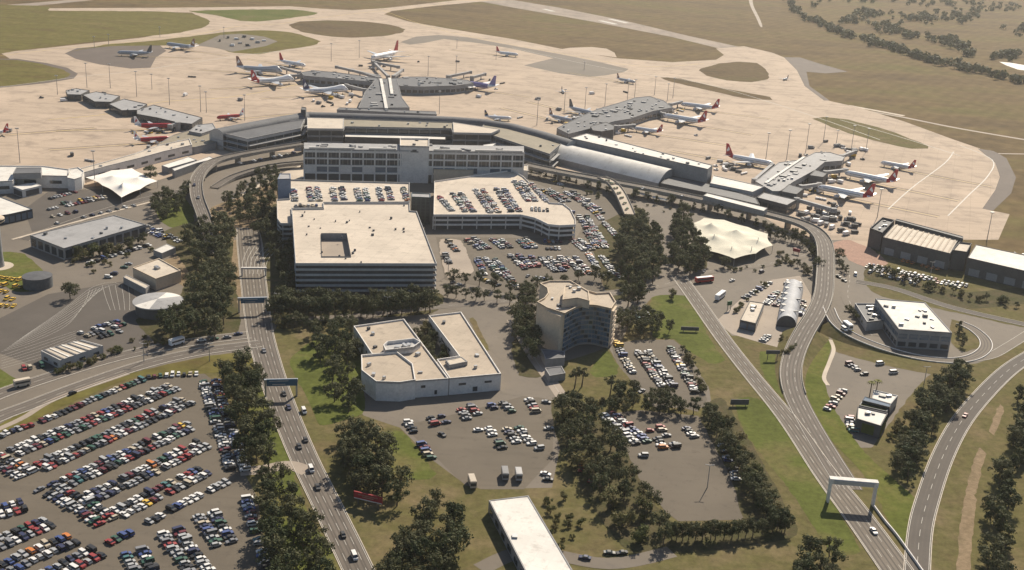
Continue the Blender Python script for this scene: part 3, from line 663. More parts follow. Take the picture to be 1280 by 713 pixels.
bld('plant_block', 'blue-grey block standing at the left end of the rooftop parking deck', 'building', [(347, 224), (363.5, 223.5), (363, 217), (350, 217)], 26, 'wall_blue', 'pale_grey_roof', 0.5, z0=0)

# --- the long slab building with its tower
SH = 25.0
P, c = local([(380, 186), (655, 190.5), (655, 183), (380, 178.5)], SH)
slab = empty('slab_building', 'long grey slab hotel building with a grid of windows beside the terminal', 'building', (c[0], c[1], 0))
n_ = len(P); core = inset(P, 0.7); mb = MB(); mb.add([(*p, 4) for p in core] + [(*p, SH - 0.5) for p in core], [(i, (i + 1) % 4, 4 + (i + 1) % 4, 4 + i) for i in range(4)]); mb.build('core_wall', 'wall_midgrey', slab)
rm = MB(); rm.prism(P, SH - 0.9, SH); rm.build('roof', 'pale_grey_roof', slab)
for e_ in edges(P, c, 3, True):
    i, a, b, t, nrm, L = e_; rz = math.atan2(t.y, t.x)
    nb = 19 if L > 60 else 2; step = L / nb
    for k in range(nb + 1):
        q = a + t * step * k - nrm * 0.25; ubox('pilaster', slab, (q.x, q.y, SH / 2), (1.0, 0.9, SH - 1), rz, 'wall_white')
    for zz, hh in ((SH - 1.9, 1.6), (SH - 7.2, 1.2), (SH - 12.6, 1.3), (SH - 18.0, 1.4)):
        q = (a + b) / 2 - nrm * 0.32; ubox('spandrel', slab, (q.x, q.y, zz), (L - 0.3, 0.7, hh), rz, 'wall_white')
    for r, (za, zb, mm) in enumerate(((SH - 6.6, SH - 2.7, 'glass_dark'), (SH - 12.0, SH - 7.8, 'glass_dark'), (SH - 17.3, SH - 13.2, 'glass_blue'), (1.0, SH - 18.7, 'wall_dark'))):  # lowest row: dark panels standing in for the shaded open ground floor
        for k in range(nb):
            q = a + t * step * (k + 0.5) - nrm * 0.62
            ubox('window', slab, (q.x, q.y, (za + zb) / 2), (step - 1.0, 0.2, zb - za), rz, 'wall_white' if (r == 2 and (k * 7) % 5 < 2) else mm)
            if r < 2:
                for s_ in (-0.22, 0.2):
                    q2 = q + t * step * s_ + nrm * 0.16; ubox('mullion', slab, (q2.x, q2.y, (za + zb) / 2), (0.3, 0.14, zb - za), rz, 'pale_grey_roof')
for x0, x1 in ((386, 443), (461, 495), (542, 577), (594, 653)):
    A, B = G2(x0, 186.2 + (x0 - 380) * 0.0164, SH), G2(x1, 186.2 + (x1 - 380) * 0.0164, SH)
    mb = MB(); mb.beam((A.x - c[0], A.y - c[1] + 0.8, SH + 0.7), (B.x - c[0], B.y - c[1] + 0.8, SH + 0.7), 1.4, 1.2); mb.build('roof_screen', 'white_roof', slab)
vents(slab, inset(P, 2.5), SH, 22, 'pale_grey_roof', (2, 5))
TH = 28.5
tw, P, c = bld('tower_block', 'plain grey lift tower rising from the front of the slab hotel', 'tower', [(500, 182), (536.5, 183), (536.5, 173), (500, 172.5)], TH, 'wall_white', 'cream_roof', 1.2, nv=2)
emb = MB()
for e_ in edges(P, c, 20):
    i, a, b, t, nrm, L = e_; q = (a + b) / 2 + nrm * 0.1
    R_ = math.atan2(t.y, t.x)
    mk = MB(); mk.box((0, 0, 0.5), (3.2, 0.2, 1.2)); mk.box((0, 0, -0.6), (6.0, 0.2, 0.8)); mk.build('wall_emblem', 'wall_dark', tw, loc=(q.x, q.y, TH - 4.0), rz=R_)
bld('entrance_block', 'plain tan block in front of the slab building right of its tower', 'building', [(542, 212), (592, 213), (592, 208.5), (542, 207.5)], 11.5, 'wall_beige', 'cream_roof', 0.5)
bld('corner_block', 'small white stair block at the right end of the slab building', 'building', [(652, 213), (660, 213.5), (660, 207), (652, 206)], 9, 'wall_white', 'cream_roof', 0.5)

# --- international terminal
def wing(name, label, px, h, wall, roof, rows, nv=4, bandm='glass_dark', cat='terminal'):
    r, P, c = bld(name, label, cat, px, h, wall, roof, 0.6, nv=nv)
    for i, a, b, t, nrm, L in edges(P, c, 10):
        for z0, z1, m, pr in rows:
            if m.startswith('glass'):
                nn = max(1, int(L / 9)); st = L / nn
                for k in range(nn):
                    q = a + t * st * (k + 0.5) + nrm * (pr - 0.1); ubox('window', r, (q.x, q.y, (z0 + z1) / 2), (st * 0.93, 0.3, z1 - z0), math.atan2(t.y, t.x), m)
            else:
                q = (a + b) / 2 + nrm * (pr - 0.1); ubox('ledge', r, (q.x, q.y, (z0 + z1) / 2), (L, pr + 0.5, z1 - z0), math.atan2(t.y, t.x), m)
    return r
wing('terminal_wing', 'left terminal wing with sunken roof coloured dark for shade and blank grey end wall', [(271, 164.5), (309.5, 173.5), (376, 160), (381, 149), (283, 161)], 13.2, 'wall_grey', 'dark_roof', [(8.2, 10.6, 'glass_dark', 0.2), (7.2, 7.8, 'pale_grey_roof', 2.0), (3.6, 6.2, 'glass_dark', 0.2), (2.6, 3.2, 'pale_grey_roof', 2.4)], 0)  # roof colour carries the shade below the raised concourse
tb_ = wing('terminal_building', 'central terminal building with flat tan roof behind the slab hotel', [(384, 147.5), (430, 148.5), (565, 153), (625, 162), (614, 167), (566, 166), (564, 160.5), (431, 158), (429, 161.5), (384, 161)], 15.0, 'wall_midgrey', 'olive_roof', [(9.5, 13.2, 'glass_dark', 0.2), (4.5, 8.0, 'glass_dark', 0.2)], 9)
wing('terminal_wing', 'right terminal wing with flat olive roof and pale sloping end wall', [(606, 154.5), (640, 159.5), (704, 177.5), (687, 192.5), (620, 170.5), (598, 163)], 13.2, 'wall_midgrey', 'olive_roof', [(8.6, 11.5, 'glass_dark', 0.2), (7.4, 8.0, 'pale_grey_roof', 2.0), (3.8, 6.4, 'glass_dark', 0.2), (2.6, 3.2, 'pale_grey_roof', 2.4)], 2)
bld('roof_terrace', 'bright cream roof at the left end of the central terminal', 'roof', [(384, 147), (430, 148), (429, 161), (384, 160.5)], 15.8, 'wall_grey', 'cream_roof', 0.3, z0=14.2, parent=tb_)
bld('roof_terrace', 'bright cream roof at the right end of the central terminal', 'roof', [(566, 152.7), (625, 161.7), (614, 166.6), (567, 165.6)], 15.8, 'wall_grey', 'cream_roof', 0.3, z0=14.2, parent=tb_)
bld('terminal_canopy', 'long low white canopy roof in front of the central terminal building', 'canopy', [(431, 167.5), (557, 171.5), (557, 174.5), (431, 171)], 9.0, 'wall_dark', 'white_roof', 0.1)
bld('terminal_annex', 'grey annex with small white roof at the terminal front', 'building', [(604, 181), (620, 179), (616, 183), (604, 184)], 11.0, 'wall_midgrey', 'white_roof', 0.2)
# concourse along the apron
cpx = [(271, 161), (300, 155.5), (340, 148), (383, 140.2), (420, 141), (470, 142.5), (520, 144.3), (565, 146), (605, 149), (640, 154.5), (680, 165), (716, 176)]
P0 = [G2(*p, 16.5) for p in cpx]; cc = P0[5]; PL = [(p.x - cc.x, p.y - cc.y) for p in P0]
conc = empty('terminal_concourse', 'long grey concourse with rounded roof bending along the apron edge', 'terminal', (cc.x, cc.y, 0))
prof = [(-9, 0), (-9, 10.0), (-7.5, 13.2), (-4, 15.6), (0, 16.5), (4, 15.6), (6.5, 13.5), (7, 11), (7, 0)]
for s_ in range(len(PL) - 1):
    seg = MB(); O = [offset_line(PL, -d)[s_:s_ + 2] for d, z in prof]; k = len(prof)
    v = [(O[j][e].x, O[j][e].y, prof[j][1]) for e in (0, 1) for j in range(k)]
    seg.add(v, [(j, j + 1, k + j + 1, k + j)[::-1] for j in range(1, k - 2)]); seg.build('roof_segment', 'grey_roof', conc, smooth=True)
    w = MB(); w.add(v, [(0, 1, k + 1, k)[::-1], (k - 2, k - 1, 2 * k - 1, 2 * k - 2)[::-1]]); w.build('wall', 'wall_dark', conc)
for e, s_ in ((0, 0), (1, len(PL) - 2)):
    em = MB()
    O = [offset_line(PL, -d)[0 if e == 0 else -1] for d, z in prof]; em.add([(o.x, o.y, z) for o, (d, z) in zip(O, prof)], [tuple(range(len(prof)))]); em.build('end_wall', 'wall_grey', conc)
bld('stair_tower', 'small dark tower at the bend of the terminal concourse', 'tower', [(376, 137), (382, 138), (383, 134.5), (377, 133.5)], 20, 'wall_dark', 'dark_roof', 0.4)

# --- domestic terminal to the right
barrel('barrel_hall', 'white barrel-vaulted terminal hall right of the slab hotel', 'terminal', (705, 179), (841, 211.5), (690, 196.5), (823, 229.5), 12.5, 5.0, 3.2, 'white_roof', 'wall_midgrey', 10)
bld('check_in_hall', 'tall grey terminal hall with narrow white roof strip behind the barrel hall', 'terminal', [(713, 172.5), (734, 166.5), (891, 206.5), (885, 211.5)], 17.5, 'wall_midgrey', 'white_roof', 0.5, nv=14)
bld('terminal_extension', 'low grey terminal extension with bright white roof beside the red-tailed plane', 'terminal', [(887.8, 229), (891.7, 219.2), (955, 233.3), (941, 240)], 9.0, 'wall_grey', 'white_roof', 0.4, win=dict(rows=[(1.0, 3.2)], bay=7, w=5))
bld('terminal_lobby', 'flat grey roofed lobby at the root of the right-hand pier', 'terminal', [(945.6, 246.6), (955, 240.3), (996, 249.7), (984, 256.5)], 8.0, 'wall_dark', 'pale_grey_roof', 0.4, win=dict(rows=[(2, 5.5)], bay=5, w=4.2))
bld('kerb_canopy', 'long thin white canopy beside the elevated road by the terminal extension', 'canopy', [(879, 244.5), (884, 241.5), (959.5, 260), (955, 264)], 11.0, 'wall_midgrey', 'white_roof', 0.2, z0=7.3)
bld('forecourt_block', 'low dark terminal frontage block under the tall grey hall', 'terminal', [(826, 229), (836, 219), (884, 229), (945, 247), (950, 256), (880, 240)], 7.0, 'wall_dark', 'dark_roof', 0.4)

# --- piers on the apron
def pier(name, label, px, h, roof, rows=((2.0, 5.0),), nv=12, wall='wall_midgrey', bay=6):
    return bld(name, label, 'pier', px, h, wall, roof, 0.4, win=dict(rows=list(rows), bay=bay, w=bay * 0.8, maxn=30), nv=nv, big=True)
qp, QP, qc = pier('airport_pier', 'long pale grey pier with ridge line beside two parked red-tailed jets', [(943.8, 226.5), (973.4, 203), (1000, 199.7), (1018.8, 190.5), (1037.5, 190.3), (1056, 195.8), (1053, 201), (1031, 202.5), (1018.8, 212.5), (992, 227.2), (975, 239), (965.6, 239)], 9.0, 'pale_grey_roof', nv=16)
rb = MB(); a_, b_ = G(957, 229, 9.2), G(1005, 196.5, 9.2); rb.beam((a_.x - qc[0], a_.y - qc[1], 9.2), (b_.x - qc[0], b_.y - qc[1], 9.2), 2.2, 0.7); rb.build('roof_ridge', 'white_roof', qp)
bld('gate_lounge', 'dark gate lounge box on the right pier, farther from the road', 'building', [(1012, 219), (1019, 212.2), (1034, 216.5), (1029, 221.5)], 9.6, 'wall_dark', 'grey_roof', 0.3, parent=qp)
bld('gate_lounge', 'dark gate lounge box on the right pier, nearest the road', 'building', [(976, 239), (986, 230.3), (1005, 235.5), (996, 243)], 9.6, 'wall_dark', 'grey_roof', 0.3, parent=qp)
mp_, MP, mc = pier('airport_pier', 'dark grey pier crowded with plant in the middle of the apron', [(696, 160), (727, 145), (747.5, 136), (769.4, 129.7), (794.4, 122), (811.6, 120.3), (830, 125.8), (841, 134.4), (816, 139), (788, 148.4), (767.8, 151.6), (741, 159.8), (711, 167.5)], 8.5, 'grey_roof', nv=34)
bld('pier_rotunda', 'angular grey rotunda on the near side of the middle pier', 'building', [(738, 158), (758, 152.5), (768, 157), (767, 162), (752, 164.5), (741, 163)], 11.0, 'wall_dark', 'grey_roof', 0.3, nv=2, parent=mp_)
ip, IP, ic = pier('airport_pier', 'broad grey stem of the international pier behind the central terminal', [(448, 135), (456, 115), (470, 99), (496, 97.5), (502.5, 122), (512, 134.5)], 9.5, 'grey_roof', nv=12)
for n2, a2, b2 in (('roof_walkway', (476, 99), (483, 136)), ('roof_walkway', (487, 98), (490, 118))):
    w = MB(); A, B = G(*a2, 10), G(*b2, 10); w.beam((A.x - ic[0], A.y - ic[1], 9.9), (B.x - ic[0], B.y - ic[1], 9.9), 3.0, 1.4); w.build(n2, 'white_roof', ip)
pier('terminal_pier', 'left arm of the international pier among parked jumbo jets', [(376, 90.5), (392, 88), (425, 91), (450, 94.5), (474, 98), (471, 103), (440, 100), (400, 96.5), (380, 94.5)], 9.0, 'grey_roof', nv=14)
pier('terminal_pier', 'right arm of the international pier beside the purple jet', [(492, 99), (505, 96), (530, 96), (562, 98), (585, 100), (592, 104), (570, 107), (530, 108.5), (500, 107.5)], 9.0, 'grey_roof', nv=18)
bld('arrivals_bridge', 'low grey roofed link between the pier stem and the concourse', 'building', [(421, 137), (424, 134.5), (545, 139.5), (546, 143)], 9.0, 'wall_midgrey', 'grey_roof', 0.3, nv=6)
for lab, px in (('leftmost small block of the low left-hand pier', [(82, 113), (95, 110.5), (112, 113), (101, 118.5), (84, 118)]), ('second block from the left of the low left-hand pier', [(103, 118.5), (120, 114.5), (150, 120), (139, 127.5), (118, 127)]),
                ('third block from the left of the low left-hand pier', [(136, 130), (155, 123.5), (184, 130), (173, 137.5), (152, 138)])):
    r_, P_, c_ = bld('pier_block', 'grey ' + lab, 'pier', px, 6.0, 'wall_dark', 'pale_grey_roof', 0.4, win=dict(rows=[(1.5, 4.2)], bay=5, w=4.2), nv=4)
bld('pier_block', 'long grey block of the low left-hand pier beside the red planes', 'pier', [(171, 137.5), (192, 131), (218, 138), (253, 147), (240, 155), (222, 153), (196, 147), (171, 142.5)], 6.5, 'wall_dark', 'pale_grey_roof', 0.4, win=dict(rows=[(1.5, 4.5)], bay=5, w=4.2), nv=8)

# --- left terminal and its neighbours
wr = dict(rows=[(2.2, 4.0)], bay=13, w=7)
bld('old_terminal', 'long low white terminal curving behind the white tent canopy', 'terminal', [(101, 216.5), (135, 207), (172, 198), (205, 189), (240, 181), (237, 173.5), (200, 181), (168, 192), (125, 204), (98, 211)], 8.0, 'wall_white', 'cream_roof', 0.7, win=wr, nv=5)
bld('old_terminal_corner', 'rounded white corner block joining the two left terminal wings', 'terminal', [(84, 222), (93, 224), (102, 221), (105, 214), (98, 209), (86, 211)], 9.0, 'wall_white', 'white_roof', 0.7)
otw, _a, _b = bld('old_terminal_wing', 'white flat-roofed terminal wing at the left edge with rooftop plant', 'terminal', [(-40, 232), (-10, 227), (16, 226), (21, 218.5), (85, 220), (88, 212), (55, 207.5), (0, 207), (-40, 212)], 9.0, 'wall_white', 'white_roof', 0.7, win=dict(rows=[(3.2, 5.4)], bay=16, w=8), nv=3)
bld('rooftop_plant', 'dark plant room on the roof of the left white terminal wing', 'building', [(16, 217), (20, 209.5), (52, 209.5), (51, 216)], 12.5, 'wall_midgrey', 'grey_roof', 0.3, z0=8.3, parent=otw)
bld('entry_canopy', 'small white porch with dark opening in front of the left terminal wing', 'canopy', [(16, 233), (28, 237.5), (52, 232), (42, 228.5)], 5.5, 'wall_white', 'white_roof', 0.3, win=dict(rows=[(0.4, 4.2)], bay=12, w=10.5, m='wall_dark'))
bld('baggage_shed', 'grey flat-roofed shed between the left terminal and the terminal wing', 'building', [(196, 181), (216, 169), (246, 160), (264, 163), (270, 178), (243, 184)], 6.0, 'wall_midgrey', 'olive_roof', 0.4, nv=10)
bld('pier_gatehouse', 'grey gatehouse with white roof at the root of the left pier', 'building', [(236, 164), (246, 156), (266, 154), (270, 161), (252, 167)], 8.0, 'wall_midgrey', 'pale_grey_roof', 0.4, nv=3)
bld('covered_walk', 'pale canopy roof beside the curving viaduct, nearer the left terminal', 'canopy', [(202, 207), (236, 196), (246, 200), (211, 210)], 5.0, 'wall_midgrey', 'white_roof', 0.2)
bld('covered_walk', 'narrow pale canopy roof tucked inside the curving viaduct', 'canopy', [(218, 214), (246, 204), (268, 198.5), (262, 195.5), (248, 200.5), (215, 211)], 5.6, 'wall_midgrey', 'white_roof', 0.2)
bld('check_in_shed', 'long flat grey-roofed building with columns left of the trees', 'building', [(37.5, 294), (142.5, 269), (182.5, 280.5), (80, 310.5)], 7.3, 'wall_midgrey', 'pale_grey_roof', 0.4, win=[dict(rows=[(1.0, 5.6)], bay=6, w=4.6, m='glass_dark')], nv=6)
bld('small_office', 'white-roofed glazed building at the left edge above the tower', 'building', [(-40, 240), (0, 246), (40.5, 261.5), (11, 268), (-40, 275)], 6.0, 'glass_dark', 'white_roof', 0.3, win=dict(rows=[(0.6, 4.6)], bay=4, w=3.2, m='glass_blue'))
bld('cargo_office', 'beige-roofed building beside the tall trees left of the main road', 'building', [(165.8, 334.5), (198.6, 322.8), (226, 338), (194.7, 348.5)], 7.0, 'wall_beige', 'cream_roof', 0.5, nv=2)
bld('lean_to', 'narrow pale-roofed lean-to below the beige building', 'building', [(154, 346.5), (158, 343.5), (187, 357), (182, 361)], 4.0, 'wall_midgrey', 'cream_roof', 0.2)
bld('kiosk', 'small white-roofed kiosk beside the tall trees above the beige building', 'kiosk', [(191.6, 312.7), (208.8, 304.8), (219.7, 309.5), (202.5, 316.8)], 3.6, 'wall_midgrey', 'white_roof', 0.2)
r_, P_, c_ = bld('taxi_shed', 'pale shed with seamed roof standing in the taxi lot', 'shed', [(51, 438.5), (102.5, 424.8), (128.8, 432), (75, 450.5)], 4.6, 'wall_grey', 'cream_roof', 0.1, win=dict(rows=[(1.0, 2.4)], bay=7, w=3.0))
a4, b4, c4, d4 = [Vector((*G2(*p, 4.6), 4.6)) - Vector((*c_, 0)) for p in ((51, 438.5), (102.5, 424.8), (128.8, 432), (75, 450.5))]
for k in range(7):
    t = (k + 0.5) / 7; m_ = MB(); m_.beam(a4.lerp(b4, t) + Vector((0, 0, .1)), d4.lerp(c4, t) + Vector((0, 0, .1)), 0.9, 0.2); m_.build('roof_seam', 'white_roof' if k % 2 else 'grey_roof', r_)
# round building with quartered roof
q = G(197.5, 375.5, 6.5); rr = 12.6
rt = empty('round_building', 'round building with grey and white quartered roof by the trees', 'building', (q.x, q.y, 0))
m_ = MB(); m_.lathe([(rr - 1.3, 0), (rr - 1.3, 5.9)], 32); m_.build('wall', 'wall_dark', rt, smooth=True)  # dark wall colour stands for the shade under the eave
m_ = MB(); m_.lathe([(rr - 1.4, 5.7), (rr, 5.75), (rr, 6.3)], 40); m_.build('eave', 'wall_grey', rt)
for k in range(8):
    m_ = MB(); a0 = math.radians(42 + 45 * k); pts = [(0, 0, 7.4)] + [(rr * math.cos(a0 + math.radians(45) * j / 6), rr * math.sin(a0 + math.radians(45) * j / 6), 6.3) for j in range(7)]
    m_.add(pts, [(0, j, j + 1) for j in range(1, 7)]); m_.build('roof_panel', 'white_roof' if k in (0, 4) else 'pale_grey_roof', rt)
# tank
q = G(46.5, 345, 6.0); tk = empty('storage_tank', 'low round dark grey tank beside the yellow taxis', 'tank', (q.x, q.y, 0))
m_ = MB(); m_.lathe([(7.6, 0), (7.6, 6.0)], 28); m_.build('shell', 'teal_tank', tk, smooth=True)
m_ = MB(); m_.lathe([(7.7, 5.9), (7.7, 6.15), (7.3, 6.15), (0.1, 6.6)], 28); m_.build('roof', 'dark_roof', tk)
# control tower
q = G(-2, 333); ct = empty('control_tower', 'round control tower shaft at the left edge of the lawn', 'tower', (q.x, q.y, 0))
m_ = MB(); m_.lathe([(3.4, 0), (3.0, 6), (2.8, 25)], 20); m_.build('shaft', 'wall_midgrey', ct, smooth=True)
m_ = MB(); m_.lathe([(2.8, 24.6), (5.6, 26.5), (5.6, 28.0), (5.2, 28.6), (0.05, 29.2)], 20); m_.build('cab', 'wall_beige', ct)
m_ = MB(); m_.lathe([(5.63, 26.8), (5.63, 27.8)], 20); m_.build('cab_window', 'glass_dark', ct)
m_ = MB(); m_.lathe([(0.05, 0.12), (8.0, 0.12), (8.0, 0.0)], 24); m_.build('paved_base', 'concrete_pale', ct)

# --- tents
def tent(name, label, px, edge_h, peaks, m):
    P = [G(*p, edge_h) for p in px]; c = sum(P, Vector()) / len(P); root = empty(name, label, 'tent', (c.x, c.y, 0)); o = Vector((c.x, c.y, 0))
    # membrane: fine grid clipped to the outline, height = max over peak cones, sagging between
    poly = [(p.x - c.x, p.y - c.y) for p in ([Vector(v) for v in P])]; poly = ccw(poly)
    pk = [(G(*p[:2], p[2]) - o, p[2]) for p in peaks]
    nr = 14; verts = []; faces = []
    B = []
    for i in range(len(poly)):
        a, b = Vector(poly[i]), Vector(poly[(i + 1) % len(poly)]); k = max(2, int((b - a).length / 2.0))
        for j in range(k):
            t = j / k; mid = (a.lerp(b, t)); ed = inset(poly, 0)[0] if False else mid
            sag = math.sin(math.pi * t) * min(2.0, (b - a).length * 0.06); d = -mid.normalized() * sag
            B.append(mid + d)
    n = len(B)
    def hz(p, r):
        z = edge_h
        for q, hh in pk:
            d = math.hypot(p.x - q.x, p.y - q.y); z = max(z, edge_h + (hh - edge_h) * math.exp(-d / 5.5))
        return edge_h + (z - edge_h) * min(1.0, (1 - r) * 2.2) + 0.9 * (1 - r) * (1 if r < 1 else 0)
    for k in range(nr):
        r = 1 - k / nr
        for b in B: p = b * r; verts.append((p.x, p.y, hz(p, r)))
    verts.append((0, 0, hz(Vector((0, 0)), 0.0)))
    for k in range(nr - 1):
        for i in range(n): faces.append((k * n + i, k * n + (i + 1) % n, (k + 1) * n + (i + 1) % n, (k + 1) * n + i))
    for i in range(n): faces.append(((nr - 1) * n + i, (nr - 1) * n + (i + 1) % n, len(verts) - 1))
    link('membrane', mesh('membrane', verts, faces, [m], None, True), root)
    for q, hh in pk: w = MB(); w.tube((q.x, q.y, 0), (q.x, q.y, hh), 0.25, 0.2); w.build('mast', 'steel', root)
    for p in poly: w = MB(); w.tube((p[0], p[1], 0), (p[0], p[1], edge_h), 0.15, 0.15, 6); w.build('corner_pole', 'steel', root)
tent('tent_canopy', 'big white stretched tent canopy in front of the left terminal', [(107, 222), (140, 213), (165, 210.5), (180, 218), (197, 226.5), (175, 237), (152, 247), (128, 232)], 5.0, [(153, 229, 9.5), (140, 220, 8.0), (172, 222, 8.0)], 'fabric_white')
tent('tent_canopy', 'large cream tent roof with several peaks between the trees', [(866, 279), (880, 272.5), (905, 275), (935, 284), (960, 292.5), (966, 307), (945, 317), (918, 323.5), (888, 314), (870, 298)], 5.0, [(889, 279, 9.5), (893, 293, 9.5), (920, 288, 9.0), (948, 297, 9.5), (915, 308, 8.5), (940, 308, 8.5)], 'fabric_cream')

# --- buildings in the foreground
wl, WP, wc = bld('flat_office', 'long low white building, its left half with beige roof', 'building', [(442, 407.5), (505, 398.5), (561, 473), (497, 477.5), (464, 441)], 8.4, 'wall_white', 'tan_roof', 0.8, win=[dict(rows=[(1.0, 3.0)], bay=11, w=1.2), dict(rows=[(4.6, 5.8)], bay=13, w=2.0)], nv=5)
bld('roof_block', 'raised beige-roofed block with angled corners on the low white building', 'building', [(451.5, 443.5), (496.5, 439.5), (516, 454.5), (519.5, 474.5), (500, 477.5), (470, 476.5), (452, 462.5)], 9.6, 'wall_white', 'tan_roof', 1.0, nv=3, parent=wl)
wr_, _a, _b = bld('flat_office_wing', 'low white building wing with beige roof right of the garden courtyard', 'building', [(536, 394.5), (576.5, 389.8), (626.5, 467), (562, 472.8), (546, 449), (574, 444.8)], 8.4, 'wall_white', 'tan_roof', 0.8, win=[dict(rows=[(4.4, 5.4)], bay=9, w=3.4), dict(rows=[(0.8, 3.0)], bay=14, w=2.2)], nv=6)
bld('roof_plant', 'curved white plant enclosure on the left beige roof', 'building', [(479, 431), (484, 426.5), (518, 422.5), (526, 427), (517, 433.5), (482, 437.5)], 10.8, 'wall_white', 'wall_grey', 1.6, z0=7.7, nv=5, parent=wl)
bld('roof_plant', 'flat pale roof box on the right beige roof near the courtyard', 'building', [(557, 450), (577, 446), (584.5, 452), (562, 456.5)], 9.6, 'wall_midgrey', 'cream_roof', 0.2, z0=7.7, parent=wr_)
bld('warehouse', 'long white-roofed shed running off the bottom edge', 'shed', [(611, 625.5), (660.5, 619.5), (732, 740), (676, 752)], 5.0, 'wall_midgrey', 'white_roof', 0.2, win=dict(rows=[(1, 3)], bay=8, w=4), nv=2)
bld('gatehouse', 'small flat-roofed gatehouse in the shade beside the curved hotel', 'building', [(681, 460), (702, 457.5), (707, 466.5), (687, 470)], 3.6, 'wall_midgrey', 'grey_roof', 0.3)
bld('depot_office', 'pale-roofed depot building with dark front in the triangle yard', 'building', [(925, 400), (937, 376.2), (955.4, 379), (945, 404.5)], 5.0, 'wall_dark', 'cream_roof', 0.3, win=dict(rows=[(0.8, 3.8)], bay=4, w=3.4, m='glass_blue'), nv=4)
of, OP, oc = bld('grey_office', 'grey office block with flat white roof inside the loop road', 'building', [(1094.3, 373.1), (1156.3, 377.9), (1190.3, 416), (1123.5, 411.5)], 10.3, 'wall_midgrey', 'white_roof', 0.4, win=[dict(rows=[(5.2, 7.8)], bay=5, w=4.4, m='glass_blue'), dict(rows=[(1.0, 3.4)], bay=5, w=4.0)], nv=13)
bld('office_annex', 'low dark-roofed annex with plant left of the grey office block', 'building', [(1068.8, 379), (1095, 379), (1112, 399), (1083.8, 402.5)], 5.5, 'wall_grey', 'dark_roof', 0.8, nv=12)
bld('motel_block', 'small white-roofed block behind the palm trees, farther from the gantry', 'building', [(1092, 487), (1122.5, 494.5), (1114, 505), (1090, 498)], 5.0, 'wall_grey', 'white_roof', 0.4, nv=3)
bld('glazed_link', 'dark glazed link roof between the two small white-roofed blocks', 'building', [(1081, 495.5), (1090, 498.5), (1114, 505.5), (1112, 509), (1078, 500.5)], 5.2, 'glass_dark', 'glass_blue', 0.1)
bld('motel_block', 'small white-roofed block with olive wall panels, nearer the gantry', 'building', [(1072, 508), (1110, 516.6), (1101.4, 532.6), (1071, 523.4)], 6.2, 'wall_dark', 'white_roof', 0.4, win=dict(rows=[(0.6, 5.0)], bay=7, w=5.4, m='grass_green'), nv=3)
bld('link_garden', 'strip of planted roof between the glazed link and the white block', 'building', [(1077, 502), (1111, 510), (1109, 514.5), (1074, 506.5)], 4.0, 'wall_midgrey', 'grass_green', 0.3)
# freight sheds
bld('freight_stairs', 'dark block with open plant at the left end of the freight sheds', 'building', [(1087.5, 285), (1103, 271.5), (1118.4, 275), (1103, 291)], 13.0, 'wall_dark', 'dark_roof', 1.4, nv=5)
fr, FP, fc = bld('freight_shed', 'long freight shed with ribbed cream roof beside the apron', 'shed', [(1103.8, 296.5), (1118.4, 280), (1197.5, 301), (1188, 317)], 11.5, 'wall_dark', 'cream_roof', 0.3, win=dict(rows=[(0.5, 5)], bay=9, w=6.5, m='wall_midgrey'))
bld('freight_link', 'small pale-roofed block between the two freight sheds', 'building', [(1190.6, 312.5), (1199, 302.3), (1214.7, 304.2), (1208.7, 315)], 13.0, 'wall_dark', 'cream_roof', 1.0)
bld('freight_shed', 'freight shed with smooth bright white roof at the right edge', 'shed', [(1209.5, 322.2), (1220, 305.8), (1300, 323), (1300, 343)], 11.5, 'wall_dark', 'white_roof', 0.3, win=dict(rows=[(0.5, 5)], bay=9, w=6.5, m='wall_midgrey'))
bld('freight_wall', 'long dark wall block along the apron behind the freight sheds', 'wall', [(1119, 275.5), (1120.5, 273.5), (1204, 295.5), (1204, 298.5)], 13.0, 'wall_dark', 'dark_roof', 0.3)
for k in range(12):
    t = (k + 0.5) / 12; A = Vector(FP[0]); 
    pa, pb = [Vector((*G2(*p, 11.5), 11.4)) - Vector((*fc, 0)) for p in ((1103.8 + (1188 - 1103.8) * t, 296.5 + 20.5 * t), (1118.4 + (1197.5 - 1118.4) * t, 280 + 21 * t))]
    m_ = MB(); m_.beam(pa, pb, 1.0, 0.35); m_.build('roof_rib', 'tan_roof', fr)
# arched workshop in the yard
A0, A1, B0, B1 = G(979, 361), G(1004, 365), G(970, 408), G(995, 411)
c = (A0 + A1 + B0 + B1) / 4; ar = empty('arched_shed', 'pale metal barrel shed with dark round end in the triangle yard', 'shed', (c.x, c.y, 0))
def arch(a, b, n=10):
    out = []
    for k in range(n + 1):
        t = math.pi * k / n; p = (a + b) / 2 + (a - b) / 2 * math.cos(t); out.append((p.x - c.x, p.y - c.y, 6.8 * math.sin(t) ** 0.8))
    return out
LA, LB = arch(A0, A1), arch(B0, B1); n = len(LA)
m_ = MB(); m_.add(LA + LB, [(i, i + 1, n + i + 1, n + i) for i in range(n - 1)]); m_.build('roof', 'metal_roof', ar, smooth=True)
m_ = MB(); m_.add(LB, [tuple(range(n))]); m_.build('end_wall', 'wall_dark', ar)
m_ = MB(); m_.add(LA, [tuple(reversed(range(n)))]); m_.build('end_wall', 'wall_dark', ar)
for k in range(6):
    t = (k + 0.6) / 6.5; w = MB(); a_ = Vector(LA[3]).lerp(Vector(LB[3]), t); w.box(a_ + Vector((0, 0, .25)), (2.2, 2.6, 0.9), 0.3); w.build('skylight', 'white_roof', ar)
for k in range(3):
    t = (k + 0.5) / 3; w = MB(); a_ = Vector(LA[7]).lerp(Vector(LB[7]), t); w.box(a_ + Vector((0, 0, .15)), (3.4, 1.2, 0.6), 0.2); w.build('roof_vent', 'dark_steel', ar)

